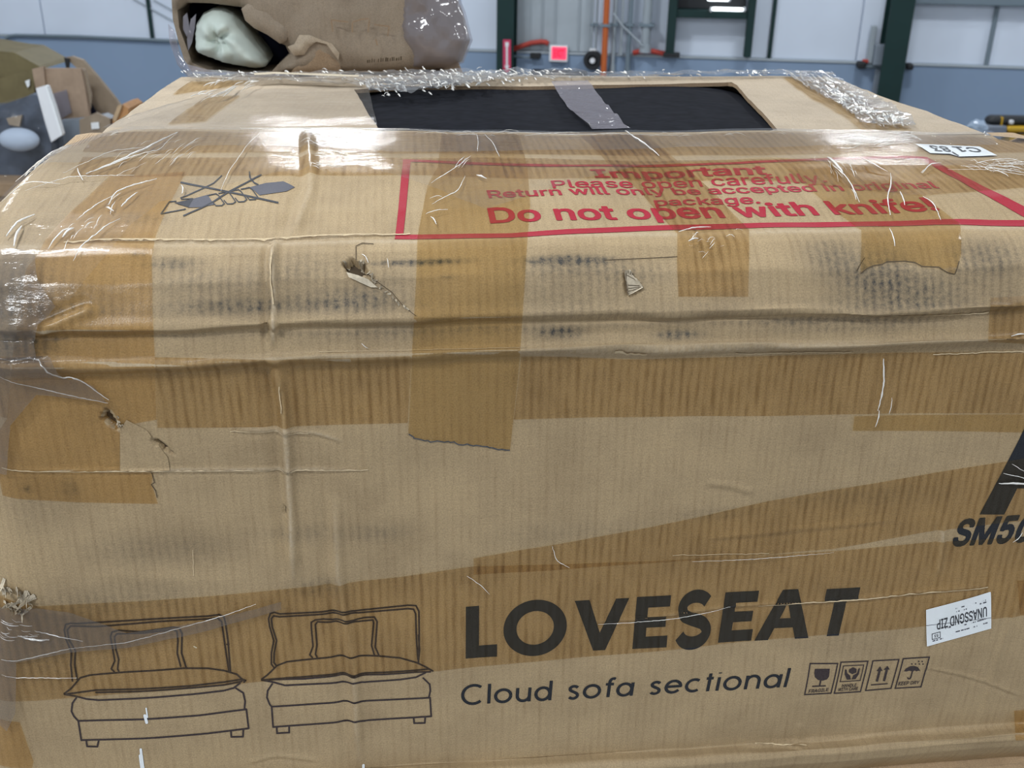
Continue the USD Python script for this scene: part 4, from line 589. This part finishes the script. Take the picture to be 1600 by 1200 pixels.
for k in range(4):
    a, b = cs[k], cs[(k + 1) % 4]; e = dens([a, b], .05); V = np.vstack([rsurf(e[:, 0], e[:, 1]), loc3(e[:, 0], e[:, 1], np.full(len(e), ZB))]); n = len(e); i = np.arange(n - 1)
    part(RB, 'side_panel', trimesh.Trimesh(V, np.vstack([np.c_[i, i + 1, i + 1 + n], np.c_[i, i + 1 + n, i + n]]), process=False), 'kraft_pale')
for P, lb_ in (([(262, 197), (322, 152), (375, 150), (322, 192)], 'brown tape across the left of the rear carton top'), ([(1222, 124), (1290, 121), (1425, 203), (1345, 203)], 'brown tape across the right of the rear carton top'), ([(270, 150), (300, 128), (400, 126), (360, 138)], 'tape near the far left corner')):
    rdecal(RB, 'packing_tape', Polygon(P), 'tape', 0.002, 0.02, lb_)
frn = lambda a, fu, fs, sd: (lambda v: a * meshkit.fbm(np.stack([v[:, 0] * fu, v[:, 1] * fs, v[:, 0] * 0], -1), 4, sd))
rdecal(RB, 'stretch_film', Polygon([(160, 206), (330, 150), (575, 141), (590, 203)]), 'film_haze', 0.004, 0.012, 'hazy film over the pale board left of the window', frn(.006, 12, 20, 51))
rdecal(RB, 'stretch_film', Polygon([(290, 120), (560, 119), (800, 119), (1000, 120), (1296, 119.5), (1300, 122), (1200, 125), (1000, 127), (800, 131), (740, 137), (640, 143), (560, 141), (440, 135), (300, 135)]), 'film_crumple', 0.004, 0.006, 'crumpled bright film rope along the far edge', frn(.014, 26, 60, 52))
rdecal(RB, 'stretch_film', Polygon([(560, 138), (700, 128), (800, 126), (800, 136), (740, 144), (690, 152), (630, 160), (580, 157), (570, 148)]), 'film_crumple', 0.008, 0.006, 'sparkling crumpled film over the window corner', frn(.018, 40, 80, 53))
rdecal(RB, 'stretch_film', Polygon([(1225, 122), (1300, 119.5), (1305, 128), (1360, 155), (1420, 190), (1430, 203), (1350, 203), (1300, 165)]), 'film_crumple', 0.004, 0.006, 'sparkling film over the right tape of the rear carton', frn(.012, 50, 90, 54))
rdecal(RB, 'film_tail', Polygon([(861, 134), (918, 132), (935, 155), (958, 180), (975, 200), (985, 206), (925, 206), (890, 178)]), 'film_grey', 0.003, 0.01, 'grey strip of film hanging across the black window', frn(.008, 20, 20, 55))
rdecal(RB, 'yellow_strand', LineString([(400, 134), (430, 132), (470, 133), (560, 135)]).buffer(1.4), 'torn_paper', 0.02, 0.01, 'pale yellow strand on the far edge')
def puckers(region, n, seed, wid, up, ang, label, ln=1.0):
    """Short white puckers that paint glints of crumpled film, scattered over a region of the rear carton."""
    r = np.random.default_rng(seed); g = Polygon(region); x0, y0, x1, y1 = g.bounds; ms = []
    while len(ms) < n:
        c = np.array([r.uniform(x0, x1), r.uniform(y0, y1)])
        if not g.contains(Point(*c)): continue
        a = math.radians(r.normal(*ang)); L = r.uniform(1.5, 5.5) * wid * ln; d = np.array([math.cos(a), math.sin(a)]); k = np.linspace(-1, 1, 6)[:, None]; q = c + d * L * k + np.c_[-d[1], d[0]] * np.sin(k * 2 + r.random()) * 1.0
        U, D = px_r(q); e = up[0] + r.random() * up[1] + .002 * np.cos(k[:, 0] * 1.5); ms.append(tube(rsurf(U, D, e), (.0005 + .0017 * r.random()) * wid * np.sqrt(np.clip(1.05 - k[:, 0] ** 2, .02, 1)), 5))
    return part(RB, 'film_glint', cat(ms), 'film_glint', True, np.vstack([m.vertices[:, :2] for m in ms]), label, kind='stuff')
puckers([(560, 140), (640, 132), (720, 124), (800, 125), (860, 130), (800, 140), (740, 146), (680, 154), (620, 161), (580, 158)], 170, 5, 1.0, (.006, .016), (5, 25), 'white puckers painting the sparkle of crumpled film at the window corner')
puckers([(285, 121), (560, 119), (800, 120), (1000, 121), (1290, 121), (1292, 124), (1000, 127), (800, 130), (560, 131), (285, 130)], 200, 6, .8, (.004, .012), (0, 14), 'white puckers painting glints along the film rope on the far edge')
puckers([(1295, 140), (1325, 148), (1352, 165), (1350, 178), (1395, 190), (1420, 200), (1375, 202), (1325, 180), (1300, 160)], 130, 7, 1.1, (.004, .006), (15, 22), 'white puckers painting the sparkle of film over the right tape')
puckers([(1228, 122), (1290, 124), (1330, 145), (1310, 150), (1260, 140)], 24, 8, .8, (.004, .005), (28, 6), 'long white puckers painting streaks of glint near the far right corner', 4.0)
puckers([(300, 158), (350, 130), (440, 128), (400, 142), (330, 168)], 26, 9, .7, (.006, .006), (-28, 8), 'long white puckers painting streaks of glint near the far left corner', 4.0)
# black sofa inside
sw = np.array(WU.bounds); SF = thing('sofa_section', 'black fabric sofa seen through the window of the rear carton', 'sofa', loc3((sw[0] + sw[2]) / 2, (sw[1] + sw[3]) / 2, ZB))
nu, nd = 90, 40; gu, gd = np.meshgrid(np.linspace(sw[0] - .02, sw[2] + .02, nu), np.linspace(sw[1] + .0, min(sw[3] + .03, cs[1:3, 1].min() - .012), nd)); x = (gu - sw[0]) / (sw[2] - sw[0]); y = (gd - sw[1]) / (sw[3] - sw[1])
hb = -0.006 - .012 * (np.abs(x - .5) * 2) ** 8 + .004 * (meshkit.fbm(np.stack([gu * 6, gd * 9, gu * 0], -1), 3, 61) - .5); hb = np.minimum(hb, -0.002)
A = loc3(gu.ravel(), gd.ravel(), (RZ(gd) + hb).ravel()); part(SF, 'seat_cover', trimesh.Trimesh(A, grid_faces(nd, nu), process=False), 'black_fabric', True)
b0, b1 = gd.min() + .003, gd.max() - .003; sb = rbox((gu.min() + .004, b0, ZB + .02), (gu.max() - .004, b1, -.37), .03); part(SF, 'body', trimesh.Trimesh(loc3(sb.vertices[:, 0], sb.vertices[:, 1], sb.vertices[:, 2]), sb.faces, process=False), 'black_fabric')

# ------------------------------------------------------------------ supporting stack below
def lbox(u0, u1, d0, d1, z0, z1, r=.008): m = rbox((u0, d0, z0), (u1, d1, z1), r); return trimesh.Trimesh(loc3(m.vertices[:, 0], m.vertices[:, 1], m.vertices[:, 2]), m.faces, process=False)
def carton(label, u0, u1, d0, d1, z0, z1, m='kraft_obj', extra=False):
    t = thing('cardboard_box', label, 'cardboard box', loc3((u0 + u1) / 2, (d0 + d1) / 2, z0)); part(t, 'body', lbox(u0, u1, d0, d1, z0, z1 - .012), m)
    part(t, 'top_flap', lbox(u0 - .002, u1 + .002, d0 - .004, (d0 + d1) / 2 - .003, z1 - .013, z1), m); part(t, 'top_flap', lbox(u0 - .002, u1 + .002, (d0 + d1) / 2 + .003, d1, z1 - .013, z1), m)
    part(t, 'tape_strip', lbox(u0 + .1, u1 - .1, (d0 + d1) / 2 - .03, (d0 + d1) / 2 + .03, z1, z1 + .0006, .0003), 'kraft_brown'); return t
zt = ZB - .001
carton('kraft carton below the front box with only its top edge showing at the lower right', -.60, 1.08, 1.052, 2.12, -3.86 + (zt + 3.86) / 2, zt)
carton('lowest kraft carton of the front stack standing on the pallet', -.60, 1.08, 1.06, 2.12, -3.86, -3.861 + (zt + 3.86) / 2)
pl = thing('pallet', 'wooden pallet under the front stack of cartons', 'pallet', loc3(.07, 1.58, -4.0)); plain('pine', (.42, .30, .18), .8, .2, .2, 5)
for k in range(6): part(pl, 'deck_board', lbox(-.62, 1.10, 1.04 + k * .19, 1.14 + k * .19, -3.885, -3.861, .004), 'pine')
for k in range(3): part(pl, 'stringer', lbox(-.60 + k * .80, -.52 + k * .80, 1.04, 2.09, -4.0, -3.886, .004), 'pine')
# third stack behind, carrying the torn bundle
BT = -.306
carton('kraft carton behind the rear carton carrying the torn bundle', -.37, .14, 2.16, 2.78, -2.2, BT - .003, 'kraft_brown'); carton('kraft carton at the foot of the far stack', -.37, .14, 2.16, 2.78, -4.0, -2.201, 'kraft_brown')

# ------------------------------------------------------------------ torn bundle at the upper left
BD = 2.36
def px_b(p, D=BD): a, b, c = lray(p); lam = D / b; return a * lam, c * lam
def toplane(geom, D=BD): return shapely.transform(geom, lambda P: np.c_[px_b(P, D)])
def pillow(geom, D, bulge, depth, edge, fn=None, shape=.09, back=True):
    """A rounded solid with the given outline (in the plane D): a bulging front, sides and a flat back."""
    v, f = grid_tri(geom, edge); geom = geom.segmentize(edge); bd = geom.boundary; d = shapely.distance(bd, shapely.points(v)); x = np.clip(d / shape, 0, 1); h = bulge * np.sqrt(np.clip(1 - (1 - x) ** 2, 0, 1))
    if fn: h = h + fn(v) * np.clip(x * 3, 0, 1)
    A = loc3(v[:, 0], D - h, v[:, 1]); ms = [trimesh.Trimesh(A, f, process=False)]
    if back:
        ms.append(trimesh.Trimesh(loc3(v[:, 0], np.full(len(v), D + depth), v[:, 1]), f[:, ::-1], process=False))
        for ring in [geom.exterior] + list(geom.interiors):
            r = np.array(ring.coords); n = len(r); i = np.arange(n - 1); V = np.vstack([loc3(r[:, 0], np.full(n, D), r[:, 1]), loc3(r[:, 0], np.full(n, D + depth), r[:, 1])]); ms.append(trimesh.Trimesh(V, np.vstack([np.c_[i, i + n, i + 1 + n], np.c_[i, i + 1 + n, i + 1]]), process=False))
    return cat(ms)
nzb = lambda a, sc, sd: (lambda v: a * (meshkit.fbm(np.c_[v * sc, v[:, 0] * 0], 4, sd) - .5))
BN = thing('torn_bundle', 'torn film wrapped carton on top with a white foam roll poking out of its hole', 'cardboard box', loc3(*[float(q[0]) for q in (px_b([[500, 110]])[0], [2.5], [BT])]))
outl = [(266, -90), (268, 0), (270, 30), (278, 62), (288, 95), (300, 112), (470, 115), (560, 114), (640, 113), (700, 104), (722, 96), (735, 62), (724, 20), (712, -10), (706, -90)]
hole = [(277, 16), (292, 4), (330, 5), (378, 11), (380, 22), (388, 34), (402, 44), (420, 55), (436, 66), (446, 71), (452, 84), (440, 96), (424, 112), (412, 113), (330, 112), (300, 98), (290, 70), (280, 44)]
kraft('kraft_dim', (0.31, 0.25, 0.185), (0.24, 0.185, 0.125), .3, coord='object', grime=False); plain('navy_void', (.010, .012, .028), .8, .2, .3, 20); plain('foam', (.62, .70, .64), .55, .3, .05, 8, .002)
G = toplane(Polygon(outl)); GH = toplane(Polygon(hole))
part(BN, 'body', pillow(G.difference(GH), BD, .035, .42, .012, nzb(.02, 14, 71), .05), 'kraft_dim', True, label='brown torn board of the bundle')
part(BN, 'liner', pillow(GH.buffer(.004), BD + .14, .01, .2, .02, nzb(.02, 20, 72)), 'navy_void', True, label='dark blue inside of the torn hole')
FO = toplane(Polygon([(303, 78), (301, 55), (304, 38), (314, 22), (330, 14), (346, 14), (362, 22), (374, 34), (386, 50), (400, 70), (412, 86), (417, 98), (412, 107), (396, 109), (376, 106), (350, 101), (325, 92), (309, 86)]))
def foamf(v):
    c = np.c_[px_b([[345, 62]])][0]; d = np.hypot(v[:, 0] - c[0], v[:, 1] - c[1]); an = np.arctan2(v[:, 1] - c[1], v[:, 0] - c[0]); return -.03 * np.exp(-(d / .018) ** 2) + .010 * np.sin(an * 5 + d * 60) * np.exp(-(d / .05) ** 2) + .02 * (meshkit.fbm(np.c_[v * 30, v[:, 0] * 0], 4, 73) - .5)
part(BN, 'foam_roll', pillow(FO, BD + .03, .075, .10, .006, foamf, .05), 'foam', True, label='white folded foam roll')
for P, m, lb_, dd in (([(380, 12), (402, -5), (430, -8), (425, 10), (440, 30), (455, 42), (450, 62), (440, 66), (420, 52), (400, 42), (386, 30)], 'kraft_dim', 'torn board edge above the hole', .05), ([(452, 70), (462, 66), (470, 52), (486, 52), (500, 58), (520, 65), (532, 80), (530, 90), (512, 66), (496, 62), (484, 72), (478, 82), (462, 84)], 'kraft_pale', 'pale torn paper flap', .06), ([(455, 113), (466, 96), (486, 72), (500, 64), (518, 70), (530, 92), (536, 113)], 'kraft_brown', 'dark brown inner board', .045), ([(286, 26), (292, 20), (296, 44), (292, 58), (286, 46)], 'film_grey', 'strip of grey film in the hole', .02), ([(298, 30), (306, 22), (304, 44), (300, 66), (294, 80), (292, 62)], 'film_grey', None, .02)):
    part(BN, 'torn_flap', pillow(toplane(Polygon(P)), BD - dd + .02, .008, .006, .01, nzb(.01, 30, 74), .02), m, True, label=lb_)
FG = toplane(Polygon([(626, -90), (626, 0), (625, 40), (628, 62), (640, 78), (644, 104), (700, 106), (724, 97), (738, 62), (727, 18), (714, -12), (708, -90)]))
part(BN, 'film_wrap', pillow(FG, BD - .012, .05, .03, .008, nzb(.03, 22, 75), .05, False), 'film_grey', True, None, label='grey crumpled film wrap on the right end'); 
FG2 = toplane(Polygon([(270, 34), (280, 44), (288, 78), (300, 96), (330, 104), (420, 110), (470, 112), (470, 116), (300, 116), (284, 96), (272, 62)]))
part(BN, 'film_wrap', pillow(FG2, BD - .05, .03, .03, .008, nzb(.02, 30, 76), .04, False), 'film_grey', True, None, label='grey film bunched under the foam roll')
for P, lb_ in (([[(520, 28), (545, 31)], [(553, 31), (566, 27), (576, 26)], [(586, 35), (608, 38)], [(520, 30), (522, 45)], [(552, 33), (552, 46)], [(578, 28), (576, 46)], [(588, 58), (590, 66)], [(608, 40), (606, 52)]], 'faded marks'),):
    part(BN, 'print_mark', trimesh.Trimesh(*[(lambda v, f: (loc3(v[:, 0], np.full(len(v), BD - .052), v[:, 1]), f))(*flat_tri(toplane(lines(P, 2.2)), .02))][0], process=False), 'kraft_brown', label=lb_)
r_ = np.random.default_rng(12); gq = toplane(unary_union([Polygon([(x, 93.6 - (x - 574) * .075), (x + w, 93.5 - (x - 574) * .075), (x + w + .3, 93.5 - h - (x - 574) * .075), (x + .3, 93.6 - h - (x - 574) * .075)]) for x, w, h in [(574 + k * 3.4 + r_.uniform(0, .8), r_.uniform(1.2, 2.6), r_.uniform(4, 6.4)) for k in range(16) if k != 4]]))
v, f = flat_tri(gq, .02); part(BN, 'print_mark', trimesh.Trimesh(loc3(v[:, 0], np.full(len(v), BD - .053), v[:, 1]), f, process=False), 'cavity', label='small unreadable lettering near the lower edge', kind='stuff')

# ------------------------------------------------------------------ heap of opened cartons at the left
YP = 7.5
def pslab(t, name, P, y0, th, m, label=None, cat_=None, tilt=0.0, r=True):
    """A flat board with the outline P at distance y0, th thick; tilt leans its top away."""
    C = P_y(P, y0); C[:, 2] = np.maximum(C[:, 2], bz + .001); g = Polygon(C[:, [0, 2]]).buffer(0); mm_ = trimesh.creation.extrude_polygon(g, th, engine='earcut'); v = mm_.vertices; z0 = v[:, 1].min()
    return part(t, name, trimesh.Trimesh(np.c_[v[:, 0], y0 + v[:, 2] + tilt * (v[:, 1] - z0), v[:, 1]], mm_.faces[:, ::-1], process=False), m, label=label, cat=cat_)
def hbase(x, y, yy): return P_y([[x, y]], yy)[0] * [1, 1, 0]
bin_ = thing('brown_bin_box', 'large brown carton bin holding the heap of opened boxes at the left', 'cardboard box', (-3.6, 7.9, 0))
bx = rbox((-5.0, 6.9, 0), (-2.2, 8.9, P_y([[60, 285]], 6.9)[0][2]), .02); part(bin_, 'body', bx, 'kraft_brown'); bz = P_y([[60, 285]], 6.9)[0][2]
part(bin_, 'rim', rbox((-5.03, 6.87, bz - .1), (-2.17, 6.9, bz), .01), 'kraft_brown')
oc = thing('opened_carton', 'olive brown opened carton lying on the heap at the far left', 'cardboard box', hbase(20, 160, YP))
pslab(oc, 'lid', [(-60, 70), (0, 80), (22, 82), (60, 103), (66, 108), (52, 107), (0, 124), (-60, 140)], YP + .1, .5, 'kraft_olive'); pslab(oc, 'front_flap', [(-60, 145), (0, 123), (50, 107), (54, 120), (54, 145), (20, 160), (0, 164), (-60, 170)], YP - .03, .05, 'kraft_olive', 'yellowish front flap'); pslab(oc, 'tape_scrap', [(39, 127), (46, 124), (46, 134), (43, 137)], YP - .05, .01, 'label_white', 'white scrap of tape')
tc_ = thing('opened_carton', 'tan carton with open flaps in the middle of the left heap', 'cardboard box', hbase(95, 200, YP))
pslab(tc_, 'body', [(66, 112), (124, 110), (130, 140), (140, 285), (112, 290), (90, 288), (74, 140)], YP + .05, .12, 'kraft_tan'); pslab(tc_, 'flap', [(50, 108), (68, 104), (72, 145), (56, 140), (52, 120)], YP - .06, .03, 'kraft_tan', 'short pale flap'); pslab(tc_, 'flap', [(68, 107), (126, 107), (133, 140), (140, 186), (112, 190), (90, 190), (74, 140)], YP - .03, .03, 'kraft_tan', 'wide front flap')
pslab(tc_, 'film_patch', [(76, 148), (104, 140), (112, 176), (92, 188), (84, 176)], YP - .05, .004, 'film_grey', 'film stuck to the flap'); pslab(tc_, 'side_flap', [(128, 108), (133, 110), (143, 150), (141, 170), (134, 140)], YP + .01, .02, 'kraft_dim')
wp = thing('foam_strip', 'white foam strip leaning against the tan carton in the left heap', 'foam strip', hbase(75, 220, YP - .2)); pslab(wp, 'strip', [(56, 138), (70, 134), (80, 166), (95, 212), (80, 222), (70, 190), (62, 160)], YP - .50, .06, 'white_plastic'); pslab(wp, 'edge', [(70, 134), (73, 135), (84, 166), (97, 210), (95, 213), (80, 166)], YP - .51, .05, 'label_white')
lf = thing('cardboard_sheet', 'long brown cardboard sheet leaning behind the left heap', 'cardboard sheet', hbase(150, 180, YP + .3)); pslab(lf, 'sheet', [(101, 90), (112, 88), (129, 94), (152, 120), (178, 152), (200, 182), (214, 262), (150, 262), (136, 150), (122, 108)], YP + .3, .04, 'kraft_dim'); pslab(lf, 'end_tab', [(100, 90), (108, 92), (107, 108), (103, 106)], YP + .28, .02, 'black_rubber', 'dark folded tab'); pslab(lf, 'gap', [(140, 158), (152, 180), (146, 187), (141, 184)], YP + .27, .02, 'navy_void', 'dark slab painting the shade of a gap under the sheet')  # the dark slab paints shade beneath the sheet
gb = thing('grey_carton', 'grey green low carton with a white label at the foot of the left heap', 'cardboard box', hbase(130, 200, YP - .1)); pslab(gb, 'body', [(90, 190), (124, 187), (160, 180), (172, 186), (176, 240), (90, 245)], YP - .2, .11, 'grey_box'); pslab(gb, 'pale_side', [(124, 187), (150, 176), (172, 186), (174, 240), (126, 240)], YP - .222, .02, 'kraft_dim'); pslab(gb, 'label_patch', [(142, 192), (154, 191), (155, 201), (143, 202)], YP - .235, .01, 'label_white', 'white label')
of = thing('orange_flap_box', 'small orange brown box peeking over the rear carton at the left', 'cardboard box', hbase(188, 175, YP - .3)); pslab(of, 'body', [(176, 185), (184, 166), (192, 164), (200, 170), (204, 275), (176, 275)], YP - .3, .3, 'kraft_orange'); pslab(of, 'flap', [(176, 186), (184, 165), (191, 163), (188, 172), (180, 192)], YP - .32, .02, 'kraft_obj')
bg = thing('plastic_bag', 'clear plastic bag with a white oval foam inside at the lower left', 'plastic bag', hbase(40, 240, YP - .4)); plain('foam_blue', (.42, .50, .62), .6, .3); plain('bag_dark', (.06, .075, .105), .4, .4, .6, 6)  # bluish tone paints reflections into the dark contents of the bag
pslab(bg, 'contents', [(-60, 168), (0, 165), (50, 148), (62, 150), (80, 215), (86, 300), (-60, 300)], YP - .40, .12, 'bag_dark', 'dark contents of the bag'); pslab(bg, 'pink_scrap', [(10, 185), (34, 180), (30, 198), (14, 195)], YP - .43, .02, 'kraft_dim')
ov = P_y([(30, 218)], YP - .49)[0]; e = trimesh.creation.icosphere(3); e.apply_scale([.135, .08, .078]); e.apply_translation(ov); part(bg, 'foam_oval', e, 'foam_blue', True, label='white oval foam piece')
v, f = flat_tri(Polygon([(-60, 165), (0, 160), (56, 146), (66, 165), (88, 225), (90, 300), (-60, 300)]), 6); C = P_y(v, YP - .64); C[:, 2] = np.maximum(C[:, 2], bz + .002); C[:, 1] += .1 * (meshkit.fbm(np.c_[C[:, [0, 2]] * 9, C[:, 0] * 0], 4, 81) - .5); part(bg, 'bag_skin', trimesh.Trimesh(C, f[:, ::-1], process=False), 'film', True, C[:, [0, 2]], 'clear film skin of the bag')

# ------------------------------------------------------------------ yellow machine at the right
plain('machine_yellow', (.60, .36, .02), .4, .5); plain('machine_grey', (.20, .23, .28), .5, .4)
YM = 13.0; q = P_y([(1572, 200)], YM)[0]; mc = thing('forklift', 'yellow and grey forklift with a black hood far off at the right', 'forklift', (q[0] + .2, YM + .8, 0))
def mrect(x0, y0, x1, y1, dy, dep, m, nm, r=.05, lab=None, zlo=None):
    A = P_y([(x0, y1), (x1, y0)], YM + dy); part(mc, nm, rbox((A[0][0], YM + dy, A[0][2] if zlo is None else zlo), (A[1][0], YM + dy + dep, A[1][2]), r), m, 30, label=lab)
mrect(1545, 184, 1660, 198, .05, .22, 'black_rubber', 'hood', .07, 'black padded hood'); mrect(1564, 183.5, 1569, 197, .03, .2, 'machine_yellow', 'strap', .01, 'yellow strap'); mrect(1577, 188, 1586, 195, .02, .1, 'white_plastic', 'badge', .02)
mrect(1540, 197, 1576, 216, .0, .3, 'machine_grey', 'side_panel', .03); mrect(1574, 199, 1660, 207, -.02, .3, 'machine_yellow', 'cover', .03); mrect(1574, 211, 1660, 236, -.02, .3, 'machine_yellow', 'body', .03, zlo=.35); mrect(1590, 206, 1660, 212, .0, .3, 'black_rubber', 'trim_band', .01)
for sx in (0, 1.0):
    for sy in (0.15, 1.05):
        c = trimesh.creation.cylinder(.28, .2, sections=24); c.apply_transform(trimesh.transformations.rotation_matrix(math.pi / 2, [0, 1, 0])); c.apply_translation((q[0] + .1 + sx, YM + sy, .28)); part(mc, 'wheel', c, 'black_rubber', 30)
lp_ = P_y([(1527, 200)], YM - 1)[0]; cl = trimesh.creation.icosphere(3); vv = np.array(cl.vertices); vv = vv * [.11, .12, .09] * (1 + .5 * (meshkit.fbm(vv * 2.2, 3, 91)[:, None] - .5)); plain('clear_lump', (.33, .42, .54), .2, .5)
fs_ = thing('film_lump', 'lump of pale blue film on a stand left of the forklift', 'film', (lp_[0], YM - 1, 0)); part(fs_, 'film_ball', trimesh.Trimesh(vv + lp_, cl.faces, process=False), 'clear_lump', True); part(fs_, 'stand', rbox((lp_[0] - .12, YM - 1.12, 0), (lp_[0] + .25, YM - .85, lp_[2] - .06), .02), 'machine_grey')
